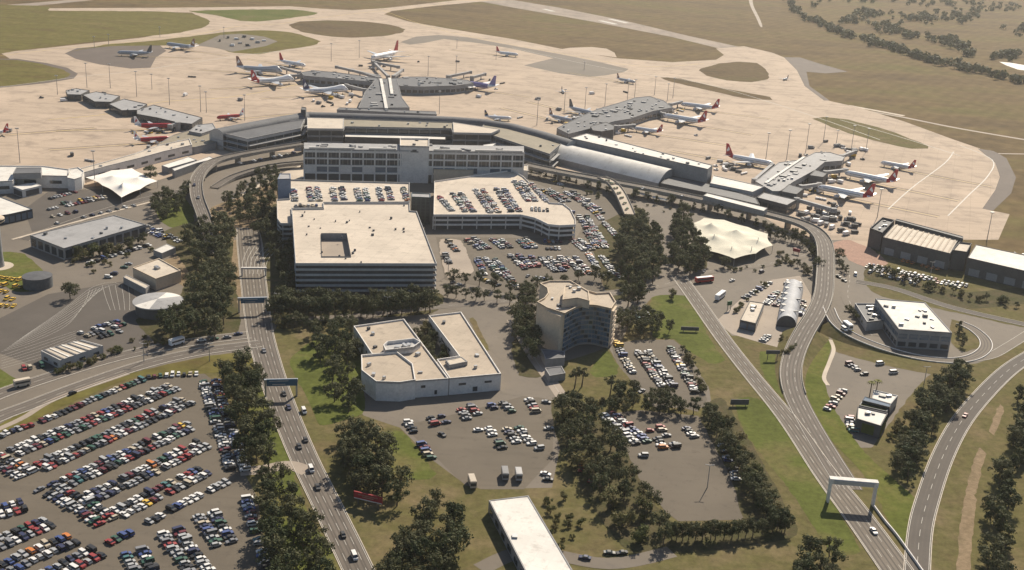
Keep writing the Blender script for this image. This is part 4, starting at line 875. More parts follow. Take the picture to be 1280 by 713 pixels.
# --- the curved hotel
HH = 21.5
fpx = [(706, 391.5), (717, 385.5), (728, 381.5), (742.5, 381), (753, 383), (764.4, 385.5)]
fpx = catmull(fpx, 3)
opx = fpx + [(770, 377), (762.6, 365), (746, 366), (733.4, 362.3), (713.3, 350.5), (687.8, 350.5), (675, 354), (684, 360), (685, 366), (680.5, 372), (671.4, 377), (684, 384.3)]
ht, HP, hc = bld('curved_hotel', 'seven-storey beige hotel with concave glazed front among the car parks', 'building', opx, HH, 'wall_beige', 'tan_roof', 0.9, nv=8)
FP_ = [G2(*p, HH) - Vector(hc) for p in fpx]
for fl in range(8):
    z0 = 1.0 + fl * 2.5
    for k in range(len(FP_) - 1):
        a, b = FP_[k], FP_[k + 1]; t = (b - a); L = t.length; t.normalize(); nrm = Vector((t.y, -t.x)); rz = math.atan2(t.y, t.x); mid = (a + b) / 2
        nn = max(1, round(L / 1.7))
        for j in range(nn):
            q = a + t * (L / nn * (j + 0.5)) + nrm * 0.05; ubox('window', ht, (q.x, q.y, z0 + 0.95), (L / nn - 0.12, 0.22, 1.75), rz, 'glass_blue' if (j * 3 + k + fl) % 4 else 'glass_dark')
        q = mid + nrm * 0.25; ubox('balcony_slab', ht, (q.x, q.y, z0 - 0.28), (L, 0.5, 0.3), rz, 'wall_midgrey')
a, b = [G2(*p, HH) - Vector(hc) for p in ((764.4, 385.5), (770, 377))]; t = (b - a); L = t.length; t.normalize(); nrm = Vector((t.y, -t.x))
for fl in range(8):
    q = (a + b) / 2 + nrm * 0.5; ubox('end_balcony', ht, (q.x, q.y, 1.6 + fl * 2.5), (L * 0.8, 1.2, 1.1), math.atan2(t.y, t.x), 'wall_beige')
a, b = [G2(*p, HH) - Vector(hc) for p in ((671.4, 377), (706, 391.5))]; t = (b - a).normalized(); nrm = Vector((t.y, -t.x)); L = (b - a).length
q = a + t * L * 0.36 + nrm * 0.2; ubox('slit_shade_strip', ht, (q.x, q.y, HH / 2 - 0.2), (0.9, 0.8, HH - 0.8), math.atan2(t.y, t.x), 'wall_dark')  # raised dark strip, painted as the shade in a vertical slit
q = a + t * L * 0.70 + nrm * 1.1; ubox('wall_buttress', ht, (q.x, q.y, HH / 2 - 0.6), (L * 0.55, 2.6, HH - 1.6), math.atan2(t.y, t.x), 'wall_beige')
bld('hotel_penthouse', 'raised beige plant storey in the middle of the curved hotel roof', 'building', [(703, 374.5), (706, 357), (722, 356), (736, 364), (737, 376), (722, 372)], 25.0, 'wall_beige', 'tan_roof', 0.6, z0=20.6, nv=3, parent=ht)
bld('hotel_porch', 'low porch block at the foot of the curved hotel, left side', 'building', [(676, 436), (706, 439), (706, 447), (682, 449)], 4.5, 'wall_midgrey', 'grey_roof', 0.3)

for k, (a, b) in enumerate([((654, 211.5), (676, 216.5)), ((682, 218), (697, 222)), ((702, 222), (722, 227)), ((728, 229), (750, 234.5)), ((795, 246), (812, 250.5)), ((815, 251.5), (833, 256))]):
    A, B = G2(*a), G2(*b); c = (A + B) / 2; t = B - A; r = empty('bus_shelter', 'long white kerb shelter below the terminal road, %s from left' % ordw(k), 'shelter', (c.x, c.y, 0), math.atan2(t.y, t.x), 'kerb shelters below the terminal road')
    ubox('roof', r, (0, 0, 3.4), (t.length, 3.6, 0.35), 0, 'white_roof')
    for x in (-.42, 0, .42): ubox('post', r, (x * t.length, 0, 1.6), (0.3, 0.3, 3.2), 0, 'steel')
# ================================================================== ELEVATED ROADS
mat('kerb_wall', (0.27, 0.24, 0.205), 0.85, 0.15, 0.2, scale2=0.8)
def flyover(name, label, pxz, width, m='asphalt_road', lines=((0.0, (3, 6)),), sub=5, cols=28.0, wallm='kerb_wall', thick=1.3, par=0.9, cat='flyover', bank=0):
    C = catmull(pxz, sub); P3 = [G(p[0], p[1], p[2]) for p in C]; zz = [p[2] for p in C]
    o = P3[len(P3) // 2]; P = [(p.x - o.x, p.y - o.y) for p in P3]
    root = empty(name, label, cat, (o.x, o.y, 0)); n = len(P); w = width
    A, B = offset_line(P, -w / 2), offset_line(P, w / 2)
    mb = MB(); v = []
    for i in range(n): v += [(A[i].x, A[i].y, zz[i]), (B[i].x, B[i].y, zz[i]), (B[i].x, B[i].y, max(-0.3, zz[i] - thick)), (A[i].x, A[i].y, max(-0.3, zz[i] - thick))]
    f = []; mi = []
    for i in range(n - 1):
        k = 4 * i; f += [(k, k + 1, k + 5, k + 4)[::-1], (k + 1, k + 2, k + 6, k + 5)[::-1], (k + 2, k + 3, k + 7, k + 6)[::-1], (k + 3, k, k + 4, k + 7)[::-1]]
    mb.add(v, f); mb.m = [0 if j % 4 == 0 else 1 for j in range(len(f))]
    mb.build('deck', [m, wallm], root)
    for s in (-1, 1):
        k = MB(); I, O = offset_line(P, s * (w / 2 - 0.35)), offset_line(P, s * (w / 2 + 0.03))
        for i in range(n - 1):
            if zz[i] < 0.5 and par > 0.7: continue
            q = [(I[i], zz[i]), (I[i + 1], zz[i + 1]), (O[i + 1], zz[i + 1]), (O[i], zz[i])]
            if s > 0: pass
            vv = [(p.x, p.y, z - 0.2) for p, z in q] + [(p.x, p.y, z + par) for p, z in q]
            k.add(vv, [(0, 1, 5, 4), (1, 2, 6, 5), (2, 3, 7, 6), (3, 0, 4, 7), (4, 5, 6, 7)])
        k.build('parapet', wallm, root)
    lm = MB(); wm = MB(); nl = 3 if w > 8.5 else 2
    for k in range(nl):
        for d_ in (-0.85, 0.85): strip(P, w * ((k + .5) / nl - .5) + d_ - .3, w * ((k + .5) / nl - .5) + d_ + .3, [z + 0.012 for z in zz], wm)
    if m.startswith('asphalt'): wm.build('tyre_wear', 'tyre_wear', root)
    zl = [z + 0.03 for z in zz]
    for off, ds in lines: strip(P, off * w - 0.08, off * w + 0.08, zl, lm, 0, ds)
    if lm.v: lm.build('road_marking', 'line_white', root)
    acc = 0
    for i in range(1, n):
        acc += (Vector(P[i]) - Vector(P[i - 1])).length
        if acc > cols and zz[i] > 3.2:
            acc = 0
            t = Vector(P[min(i + 1, n - 1)]) - Vector(P[i - 1])
            ubox('column', root, (P[i][0], P[i][1], (zz[i] - thick) / 2), (1.2, w * 0.6, zz[i] - thick + 0.1), math.atan2(t.y, t.x), wallm)
    if bank:
        for s in (-1, 1):
            I, O = offset_line(P, s * (w / 2 - 0.1)), offset_line(P, [s * (w / 2 + 1.7 * min(z, bank)) for z in zz]); k = MB()
            for i in range(n - 1):
                if zz[i] > bank or zz[i + 1] > bank or zz[i] < 0.3: continue
                q = [(I[i].x, I[i].y, zz[i] - .06), (I[i + 1].x, I[i + 1].y, zz[i + 1] - .06), (O[i + 1].x, O[i + 1].y, 0), (O[i].x, O[i].y, 0)]
                k.add(q, [(0, 1, 2, 3) if s < 0 else (3, 2, 1, 0)])
            if k.v: k.build('grass_bank', 'grass_verge', root)
    return root
flyover('viaduct', 'elevated road curving past the left side of the terminal', [(270, 318, 1.0), (262, 292, 3.0), (254, 268, 5.0), (246, 244, 6.5), (247, 222, 7.0), (262, 205, 7.0), (290, 195.5, 7.0), (330, 188, 7.0), (380, 180, 7.0)], 9.0, lines=((0.17, (5, 5)), (-0.17, (5, 5)), (0.44, None), (-0.44, None)))
flyover('viaduct_ramp', 'lower ramp running beside the curved viaduct below the terminal', [(268, 235, 0.6), (290, 222, 2.0), (320, 212, 3.0), (350, 206, 3.6), (382, 203, 4.0)], 6.5, lines=())
flyover('viaduct', 'elevated road along the right terminal front swinging down to the merge', [(655, 205.5, 7), (700, 215, 7), (760, 226, 7), (830, 239, 7), (900, 254, 7), (970, 270, 7), (1008, 282, 7), (1026, 296, 7), (1032, 315, 7), (1031.5, 345, 6.6), (1029, 370, 6), (1020, 392, 5), (1006, 415, 3.8), (994, 440, 2.4), (988.5, 465, 1.2), (993, 492, 0.45), (1010, 527, 0.2), (1036, 571, 0.16), (1062, 612, 0.14)], 10.8, bank=4.2, lines=((0.17, (5, 5)), (-0.17, (5, 5)), (0.44, None), (-0.44, None)), sub=6)
flyover('loop_ramp', 'curving ramp round the grey office block', [(1036, 385, 5.4), (1044, 402, 4.4), (1060, 416, 3.0), (1085, 428, 1.8), (1120, 440, 0.8), (1155, 448, 0.35), (1190, 451, 0.25), (1216, 447, 0.25), (1231, 437, 0.25), (1231, 425, 0.25), (1217, 412, 0.25), (1200, 404, 0.25)], 6.4, 'asphalt_pale', lines=(), par=0.35, wallm='wall_white', bank=4.6)
flyover('planted_bridge', 'curved beige footbridge with planter boxes below the barrel hall', [(752, 222, 7.2), (764, 228, 7.0), (774, 240, 6.0), (781, 254, 4.4), (787, 268, 2.6)], 8.0, 'concrete_pale', lines=())
for k, (x, y, z) in enumerate([(759, 226.5, 7.2), (765, 230.5, 7.0), (769.5, 236, 6.5), (773.5, 242, 6.0), (777, 248, 5.2), (780.5, 255, 4.3), (783.5, 262, 3.4)]):
    p = G(x, y, z); r = empty('planter', 'beige planter box on the curved footbridge, ' + ordw(k) + ' from the terminal end', 'planter', (p.x, p.y, z + 0.03), 0.5 + 0.1 * k, 'planters on the footbridge')
    w = MB(); w.box((0, 0, 0.35), (4.2, 1.6, 0.7)); w.build('box', 'wall_beige', r)
    w = MB()
    for j in range(10): w.box((random.uniform(-1.8, 1.8), random.uniform(-.5, .5), 0.85), (0.7, 0.6, 0.6), random.random())
    setp(w.build('foliage', 'green_paint', r), kind='stuff')
road('loop_exit', [(1196, 451), (1235, 446), (1262, 432), (1300, 408)], 6.5, 'asphalt_pale', edge=True)

# ------------------------------------------------------------------ gantries and signs
def gantry(name, label, a, b, h, panels, m='steel', beam=1.6, depth=1.2, cat='gantry'):
    A, B = G(*a), G(*b); c = (A + B) / 2; t = (B - A); L = t.length; rz = math.atan2(t.y, t.x)
    root = empty(name, label, cat, (c.x, c.y, 0), rz)
    for s in (-1, 1): w = MB(); w.box((s * (L / 2 - 0.4), 0, h / 2), (0.8, depth, h)); w.build('post', m, root)
    w = MB(); w.box((0, 0, h + beam / 2 - 0.3), (L + 0.4, depth + 0.1, beam)); w.build('crossbeam', m, root)
    for x0, x1, z0, z1, mm in panels:
        p = MB(); p.box((0, 0, 0), (x1 - x0, 0.25, z1 - z0)); q = p.build('sign_panel', mm, root, loc=((x0 + x1) / 2, -depth / 2 - 0.25, (z0 + z1) / 2))
        for r in range(2):
            l = MB(); wd = (x1 - x0) * (0.62 - 0.2 * r); l.box((0, 0, 0), (wd, 0.06, 0.3)); l.build('lettering', 'line_white', q, loc=(-(x1 - x0) * 0.1, -0.15, (0.25 - 0.5 * r) * (z1 - z0)))
    return root
gantry('sign_gantry', 'wide pale gantry spanning the road at lower right', (1033, 627), (1092, 632), 8.6, [(-7.5, 7.5, 8.6, 10.2, 'wall_grey')], 'wall_white', 2.2, 2.4)
gantry('sign_gantry', 'blue road sign gantry over the main road beside the white building', (331, 496), (372, 495), 7.0, [(-6.2, 7.0, 5.4, 8.6, 'sign_blue')])
gantry('sign_gantry', 'dark blue sign gantry over the main road by the parking building', (298, 391), (334, 390), 7.0, [(-6.0, 6.0, 5.4, 8.2, 'sign_blue')])
gantry('toll_canopy', 'narrow pale beam over the car park entry lanes', (302, 345), (333, 345), 4.6, [(-5.0, 5.0, 4.2, 5.0, 'wall_grey')], 'wall_white', 0.8)
def board(name, label, p, w, h, z, rz, m, cat='sign', white=0.0):
    q = G(*p); root = empty(name, label, cat, (q.x, q.y, 0), rz)
    for s in (-1, 1): k = MB(); k.tube((s * w * 0.35, 0, 0), (s * w * 0.35, 0, z), 0.18, 0.18, 6); k.build('post', 'dark_steel', root)
    k = MB(); k.box((0, 0, 0), (w, 0.5, h)); pn = k.build('panel', m, root, loc=(0, 0, z + h / 2))
    if white: k = MB(); k.box((0, -0.28, 0), (w * 0.97, 0.08, white)); k.build('lower_stripe', 'wall_white', pn, loc=(0, 0, -h / 2 + white / 2))
    if white:
        for j, ww in enumerate((0.7, 0.4)): k = MB(); k.box((0, -0.28, 0), (w * ww, 0.07, 0.35)); k.build('lettering', 'wall_brick', pn, loc=(0, 0, 0.5 - 0.7 * j))
    return root
board('billboard', 'dark red billboard in front of the trees beside the main road', (460, 634), 11.5, 2.8, 2.6, -0.32, 'sign_red', white=0.35)
board('billboard', 'grey billboard on the grass beside the diagonal road, farther one', (862, 415), 9.5, 2.0, 0.8, 0.05, 'wall_dark')
board('billboard', 'grey billboard on the grass beside the diagonal road, nearer one', (924, 508), 8.5, 2.6, 0.8, 0.12, 'wall_dark')
board('road_sign', 'dark road sign on the grass beside the merging ramps', (965, 450), 7.0, 2.0, 3.2, 0.1, 'wall_dark')
board('road_sign', 'green road sign in the yard beside the diagonal road', (911, 388), 3.0, 2.4, 3.0, 0.5, 'green_paint')
board('hangar_sign', 'red sign board beside the small shrubs near the viaduct curve', (995, 318), 5.0, 2.2, 1.6, -0.7, 'sign_red')

# ------------------------------------------------------------------ light masts and lamp posts
mast_px = [(25, 204, 26), (72, 118.5, 18), (108.8, 110, 24), (138, 110.5, 24), (171, 121, 24), (190, 112, 15), (212, 131.5, 25), (251, 140.5, 24), (258, 141, 19), (306, 151, 23), (119, 233, 25), (414, 77, 21), (449, 73, 21), (535, 95, 22), (549, 143, 22), (570, 92, 20), (571, 61, 12), (620, 75, 10),
  (671, 157, 24), (705, 141, 23), (731, 137, 22), (756, 133, 23), (784, 126, 21), (793, 123, 20), (818, 119, 20), (834, 126, 18), (841, 123, 22), (730, 88, 10), (957, 201, 24), (983, 200, 26), (1007, 191, 26), (1029, 178, 24), (1045, 182, 14), (1064, 187, 22), (1082, 191, 22), (1096.5, 272, 21), (1233.5, 301, 20), (280, 48, 14), (118, 60, 13), (136, 57, 13), (200, 47, 13)]
mast_px.sort()
MH = {}
for k, (x, y, h) in enumerate(mast_px):
    p = G(x, y); r = empty('light_mast', 'tall thin floodlight mast, %s from the left of the apron masts' % ordw(k), 'light mast', (p.x, p.y, 0), 0, 'floodlight masts round the apron')
    if h not in MH:
        a = MB(); a.tube((0, 0, 0), (0, 0, h), 0.30, 0.18, 6); b = MB(); b.box((0, 0, h + 0.3), (2.6, 1.0, 0.7)); MH[h] = (a.data('pole', ['wall_midgrey']), b.data('lamp_head', ['steel']))
    link('pole', MH[h][0], r); link('lamp_head', MH[h][1], r)
lp = [('lamp_post', 'single lamp post in the half-empty car park', (884, 610), 10), ('lamp_post', 'lamp post beside the freight sheds', (1163, 345), 9), ('lamp_post', 'lamp post at the right-hand car park edge', (1155, 480), 9), ('lamp_post', 'lamp post on the verge above the crowded car park', (180, 452), 9),
      ('lamp_post', 'lamp post beside the trees of the crowded car park', (262, 452), 9), ('lamp_post', 'lamp post beside the white building front', (484, 396), 11), ('lamp_post', 'lamp post at the crossing left of the white building', (347, 392), 11), ('lamp_post', 'lamp post between the cars near the light well', (560, 345), 9)]
for n_, lab, p_, h in lp:
    p = G(*p_); r = empty(n_, lab, 'lamp post', (p.x, p.y, 0))
    a = MB(); a.tube((0, 0, 0), (0, 0, h), 0.22, 0.14, 6); a.build('pole', 'steel', r)
    for s in (-1, 1): b = MB(); b.beam((0, 0, h - 0.1), (s * 1.8, 0, h + 0.2), 0.3, 0.2); b.build('lamp_arm', 'pale_grey_roof', r)

# ================================================================== AIRCRAFT
PM = {}
def plane_parts(kind, liv):
    """meshes in metres, nose towards +x, origin on the ground under the middle"""
    if (kind, liv) in PM: return PM[(kind, liv)]
    L, r, span, ne = {'wide': (55, 2.55, 47.6, 2), 'jumbo': (70, 3.3, 64, 4), 'narrow': (37, 1.95, 31, 2), 'light': (13, 0.8, 14, 0)}[kind]
    body, tail, fin, emblem = {'redtail': ('plane_white', 'plane_red', 'plane_red', 'plane_white'), 'white': ('plane_white', 'plane_white', 'plane_red', None), 'navy': ('plane_white', 'plane_white', 'plane_navy', 'plane_white'), 'red': ('plane_red', 'plane_grey', 'plane_white', 'plane_red'),
        'purple': ('plane_purple', 'plane_white', 'plane_purple', None), 'gold': ('plane_white', 'plane_white', 'plane_navy', 'plane_gold'), 'grey': ('plane_grey', 'plane_grey', 'dark_steel', None), 'darkred': ('plane_grey', 'plane_white', 'wall_brick', 'plane_white')}[liv]
    zc = r * 1.0 + L * 0.038; x0 = -L / 2; out = []
    st = [(0.0, 0.06, 0.55), (0.03, 0.22, 0.48), (0.10, 0.52, 0.30), (0.18, 0.80, 0.12), (0.26, 0.96, 0.03), (0.34, 1, 0), (0.5, 1, 0), (0.7, 1, 0), (0.84, 1, 0), (0.90, 0.96, -0.02), (0.945, 0.80, -0.07), (0.975, 0.55, -0.14), (0.992, 0.28, -0.2), (1.0, 0.04, -0.22)]
    n = 12; m = MB(); v = []; 
    for f, q, dz in st:
        for i in range(n):
            a = 2 * math.pi * i / n; hump = 0
            if kind == 'jumbo' and 0.66 < f < 0.95 and math.sin(a) > 0.3: hump = 0.75 * r * (1 if 0.74 < f < 0.93 else 0.4) * q
            v.append((x0 + f * L, r * q * math.cos(a) * (0.8 if hump else 1), zc + dz * r + r * q * math.sin(a) + hump))
    F = []; mi = []
    for k in range(len(st) - 1):
        for i in range(n): F.append((k * n + i, k * n + (i + 1) % n, (k + 1) * n + (i + 1) % n, (k + 1) * n + i)); mi.append(1 if st[k + 1][0] <= (0.2 if liv != 'white' else -1) else (2 if 7 <= i <= 10 and liv in ('redtail', 'navy', 'white', 'gold') else 0))
    F.append(tuple(reversed(range(n)))); mi.append(1); F.append(tuple(range((len(st) - 1) * n, len(st) * n))); mi.append(0)
    out.append(('fuselage', mesh('fuselage', v, F, [body, tail, 'plane_grey'], mi, True), None))
    wb = MB(); wb.box((x0 + 0.945 * L, 0, zc + r * 0.42), (L * 0.022, r * 1.5, r * 0.24)); out.append(('cockpit_window', wb.data('cockpit_window', ['glass_dark']), None))
    for s in (-1, 1):
        c = MB(); c.box((x0 + 0.55 * L, s * r * 0.985, zc + 0.15 * r), (L * 0.66, 0.08, r * 0.13)); out.append(('cabin_windows', c.data('cabin_windows', ['glass_dark']), None))
        def wing(xr, cr_, xt, ct_, sp_, z, dih, th, y0, nm, mt):
            A = [(xr, y0 * s, z - th / 2), (xr - cr_, y0 * s, z), (xt - ct_, sp_ * s, z + dih), (xt, sp_ * s, z + dih - 0.05), (xr, y0 * s, z + th / 2), (xr - cr_ * 0.5, y0 * s, z + th * 0.7), (xt - ct_ * 0.5, sp_ * s, z + dih + th * 0.2), (xt, sp_ * s, z + dih + 0.1)]
            fs = [(0, 1, 2, 3), (4, 7, 6, 5), (5, 6, 2, 1), (0, 3, 7, 4), (3, 2, 6, 7), (0, 4, 5, 1)]
            if s < 0: fs = [tuple(reversed(f)) for f in fs]
            return (nm, mesh(nm, A, fs, [mt]), None)
        sw = 0.22 * L if kind != 'light' else 0.02 * L
        out.append(wing(x0 + 0.63 * L, 0.20 * L, x0 + 0.63 * L - sw - 0.02 * L, 0.055 * L, span / 2, zc - r * 0.55, span * 0.045, r * 0.32, r * 0.4, 'wing', 'plane_grey' if liv != 'purple' else 'plane_white'))
        out.append(wing(x0 + 0.125 * L, 0.085 * L, x0 + 0.055 * L, 0.035 * L, span * 0.19, zc + r * 0.35, span * 0.02, r * 0.14, r * 0.3, 'tailplane', 'plane_white'))
        for e in range(ne // 2):
            f = (0.30, 0.62)[e] if ne == 4 else 0.32; y = s * (r * 0.4 + (span / 2) * f); x = x0 + 0.63 * L - (sw + 0.02 * L) * f + L * 0.02; ze = zc - r * 0.55 + span * 0.045 * f - r * 0.75
            g = MB(); rr = r * 0.46; 
            for k_, (xa, ra, xb, rb_) in enumerate([(x + L * 0.045, rr * 0.9, x + L * 0.02, rr), (x + L * 0.02, rr, x - L * 0.035, rr * 0.7)]): g.tube((xa, y, ze), (xb, y, ze), ra, rb_, 10)
            g.box((x - L * 0.01, y, ze + rr * 1.05), (L * 0.06, 0.25, rr * 0.9)); out.append(('engine', g.data('engine', ['plane_grey']), 'wing'))
    hf = L * 0.165 if kind != 'light' else 2.4; zf = zc + r * 0.7; th = 0.25
    A = [(x0 + 0.17 * L, zf), (x0 + 0.055 * L, zf + hf), (x0 + 0.005 * L, zf + hf), (x0 + 0.02 * L, zf)]
    vv = [(x, -th, z) for x, z in A] + [(x, th, z) for x, z in A]
    out.append(('tail_fin', mesh('tail_fin', vv, [(0, 1, 2, 3), (7, 6, 5, 4), (0, 4, 5, 1), (1, 5, 6, 2), (2, 6, 7, 3), (3, 7, 4, 0)], [fin]), None))
    if emblem:
        for s in (-1, 1):
            E_ = [(x0 + 0.035 * L, zf + hf * 0.22), (x0 + 0.095 * L, zf + hf * 0.42), (x0 + 0.06 * L, zf + hf * 0.72), (x0 + 0.045 * L, zf + hf * 0.5), (x0 + 0.03 * L, zf + hf * 0.42)]
            out.append(('tail_emblem', mesh('tail_emblem', [(x, s * (th + 0.04), z) for x, z in E_], [tuple(range(5)) if s < 0 else tuple(reversed(range(5)))], [emblem]), 'tail_fin'))
    for gx, gy in ((x0 + 0.88 * L, 0), (x0 + 0.46 * L, r * 0.9), (x0 + 0.46 * L, -r * 0.9)):
        g = MB(); g.box((gx, gy, zc * 0.42), (0.3, 0.3, zc * 0.8)); g.tube((gx, gy - 0.4, 0.55), (gx, gy + 0.4, 0.55), 0.55, 0.55, 8); out.append(('landing_gear', g.data('landing_gear', ['dark_steel']), None))
    PM[(kind, liv)] = (out, L); return PM[(kind, liv)]
PLN = []
def plane(label, kind, liv, nose, tail, zc=5.0):
    N, T = G(*nose, zc), G(*tail, zc); d = N - T; parts, L = plane_parts(kind, liv)
    s = d.length / L; s = max(0.72, min(1.12, s)); c = (N + T) / 2
    r = empty('aeroplane', label, 'aeroplane', (c.x, c.y, 0.05), math.atan2(d.y, d.x), 'aeroplanes parked on the apron', (s, s * 1.15, s * 1.22)); last = {}
    for nm, me, par in parts:
        o = link(nm, me, last.get(par, r) if par else r); last[nm] = o
    PLN.append((c, d.normalized(), N))
plane('red-tailed white jet at the right pier, nearest the freight sheds', 'wide', 'redtail', (1022, 233), (1092.5, 247))
plane('red-tailed white jet at the right pier, second from the freight sheds', 'wide', 'redtail', (1056, 215), (1121, 228))
plane('small red-tailed jet standing alone on the open apron at right', 'narrow', 'redtail', (1101, 202), (1144, 210), 4)
plane('red-tailed jet nosed in behind the white terminal extension', 'wide', 'redtail', (968, 205), (906, 194))
plane('red-tailed jet at the far tip of the middle pier', 'wide', 'redtail', (851, 129), (899, 135))
plane('red-tailed jet right of the middle pier, in front of another jet', 'wide', 'redtail', (829, 144), (883, 153))
plane('small red-tailed jet beside the rotunda of the middle pier', 'narrow', 'redtail', (792, 159), (828, 164.5), 4)
plane('jet with dark red fin at the left foot of the middle pier', 'narrow', 'darkred', (717, 151), (686, 144), 4)
plane('grey jet with dark fin behind the left side of the middle pier', 'narrow', 'grey', (745, 143), (711, 135), 4)
plane('jet with navy and gold fin behind the terminal concourse', 'narrow', 'gold', (638, 146.5), (607, 145), 4)
plane('white jet with red fin on the far open apron, top centre', 'narrow', 'white', (648, 68), (620, 65), 4)
plane('purple and white jet at the right arm of the international pier', 'wide', 'purple', (568, 102.5), (620, 110))
plane('white jet with dark fin at the far end of the international pier', 'wide', 'white', (464, 74), (498, 67))
plane('jumbo with dark red fin, leftmost at the international pier', 'jumbo', 'darkred', (353, 88), (295, 84), 6)
plane('white jumbo with bright red tail left of the international pier', 'jumbo', 'redtail', (367, 98), (314, 101.5), 6)
plane('white jumbo with navy tail just left of the pier stem', 'jumbo', 'navy', (435, 110.5), (378, 113.5), 6)
plane('white jet with dark fin behind the left arm of the international pier', 'wide', 'white', (382, 81), (349, 75.5))
plane('grey jet with dark fin on the sealed pad at upper left', 'wide', 'grey', (147, 64.5), (190, 66))
plane('grey jet with red fin beside the service yard at upper left', 'wide', 'darkred', (208, 54.5), (244, 59.5))
plane('red jet beside the left pier, farther from the terminal', 'narrow', 'red', (217.5, 156.5), (167.5, 157), 4)
plane('red jet beside the left pier, nearer the terminal', 'narrow', 'red', (212.6, 171.5), (167, 174.5), 4)
plane('red-tailed jet cut off by the left edge of the picture', 'narrow', 'redtail', (-30, 166), (9, 163), 4)
plane('red jet with white fin behind the left terminal wing', 'narrow', 'red', (273, 145.5), (303, 143), 4)
plane('small jet taxiing alone near the grey striped strip', 'narrow', 'darkred', (791, 101), (774, 98), 4)
plane('tiny light plane on the far taxiway bend at right', 'light', 'grey', (978, 100), (986, 98), 1.5)
plane('tiny light plane parked on the open apron left of the middle pier', 'light', 'grey', (705, 116), (702, 113), 1.5)
# jet bridges
def jetbridge(lab, a, b, za=6.2, zb=5.0):
    A, B = G(*a, za), G(*b, zb); c = (A + B) / 2; r = empty('jet_bridge', lab, 'jet bridge', (c.x, c.y, 0)); o = Vector((c.x, c.y, 0))
    w = MB(); w.beam(A - o, B - o, 2.6, 2.6); w.build('tunnel', 'pale_grey_roof', r)
    w = MB(); w.box(B - o, (4.0, 4.0, 3.2)); w.build('cab', 'wall_midgrey', r)
    q = (A - o).lerp(B - o, 0.7); w = MB(); w.box((q.x, q.y, q.z / 2 - 0.5), (0.9, 2.4, q.z - 1)); w.build('support', 'dark_steel', r)
    q = (A - o); w = MB(); w.tube((q.x, q.y, 0), (q.x, q.y, za + 1.6), 2.4, 2.4, 10); w.build('rotunda', 'wall_midgrey', r)
for lab, a, b in [('jet bridge to the red-tailed jet nearest the freight sheds', (1002, 234), (1024, 231)), ('jet bridge to the second red-tailed jet from the freight sheds', (1032, 216), (1057, 213)), ('long jet bridge reaching right over the apron below the right pier', (996, 250), (1042, 263)),
  ('jet bridge at the far tip of the right pier', (1052, 196), (1068, 190)), ('jet bridge behind the terminal extension', (943, 226), (965, 207)), ('jet bridge on the right side of the middle pier', (816, 138), (830, 143)), ('jet bridge at the far tip of the middle pier', (838, 131), (851, 128)),
  ('jet bridge beside the rotunda of the middle pier', (770, 159), (792, 157.5)), ('jet bridge on the left side of the middle pier', (727, 146), (718, 149)), ('jet bridge behind the left side of the middle pier', (748, 138), (744, 142)), ('left glass bridge of the far pier crossing', (474, 98), (440, 88)), ('long left glass bridge above the pier crossing', (473, 96), (421, 84)),
  ('long right glass bridge above the pier crossing', (485, 96), (466, 77)), ('right glass bridge ending near the white jet', (467, 78), (498, 84)), ('right glass bridge nearest the pier stem', (492, 96), (503, 88)), ('jet bridge on the right arm beside the purple jet', (562, 105), (569, 101)), ('jet bridge at the tip of the right arm', (590, 97), (606, 93)),
  ('jet bridge behind the right arm of the pier', (560, 96), (588, 90.5)), ('jet bridge to the jumbo with the navy tail', (456, 113), (433, 107)), ('jet bridge to the jumbo with the bright red tail', (378, 94), (364, 95)), ('jet bridge to the leftmost jumbo', (374, 91), (352, 85)), ('jet bridge on the left pier beside the red jets', (222, 155), (213, 158))]:
    jetbridge(lab, a, b)
# ground service vehicles
def truck_mesh(kind):
    m = MB()
    if kind == 'truck': m.box((-1.0, 0, 1.7), (4.6, 2.3, 2.3), 0, 0); m.box((2.1, 0, 1.25), (1.6, 2.1, 1.5), 0, 1); m.box((2.3, 0, 1.75), (1.0, 1.9, 0.5), 0, 2); m.box((0, 0, 0.5), (6.0, 1.8, 0.4), 0, 2)
    elif kind == 'cart': 
        for j in range(3): m.box((-3 + 3 * j, 0, 0.9), (2.5, 1.5, 1.1), 0, 0); m.box((-3 + 3 * j, 0, 0.28), (2.9, 1.2, 0.2), 0, 2)
    elif kind == 'tug': m.box((0, 0, 0.7), (3.6, 2.0, 0.9), 0, 1); m.box((-0.6, 0, 1.4), (1.2, 1.6, 0.8), 0, 2)
    elif kind == 'van': m.box((0, 0, 1.25), (4.9, 1.9, 1.7), 0, 0); m.box((2.2, 0, 0.9), (0.9, 1.85, 1.0), 0, 0); m.box((1.9, 0, 1.55), (0.9, 1.7, 0.55), 0, 2)
    for x in (-0.32, 0.32):
        for s in (-1, 1): m.tube((x * 5, s * 0.75, 0.4), (x * 5, s * 1.0, 0.4), 0.4, 0.4, 8, 2)
    return m
TM = {}
def gse(kind, col, lab, p, rz, cat, grp=None, z=0.05):
    if (kind, col) not in TM: TM[(kind, col)] = truck_mesh(kind).data(kind, [col, col if kind != 'truck' else 'wall_white', 'dark_trim'])
    q = G(*p); nm = {'truck': 'service_truck', 'cart': 'baggage_cart', 'tug': 'aircraft_tug', 'van': 'service_van'}[kind]
    o = link(nm, TM[(kind, col)], None, (q.x, q.y, z), rz); setp(o, lab, cat, grp)
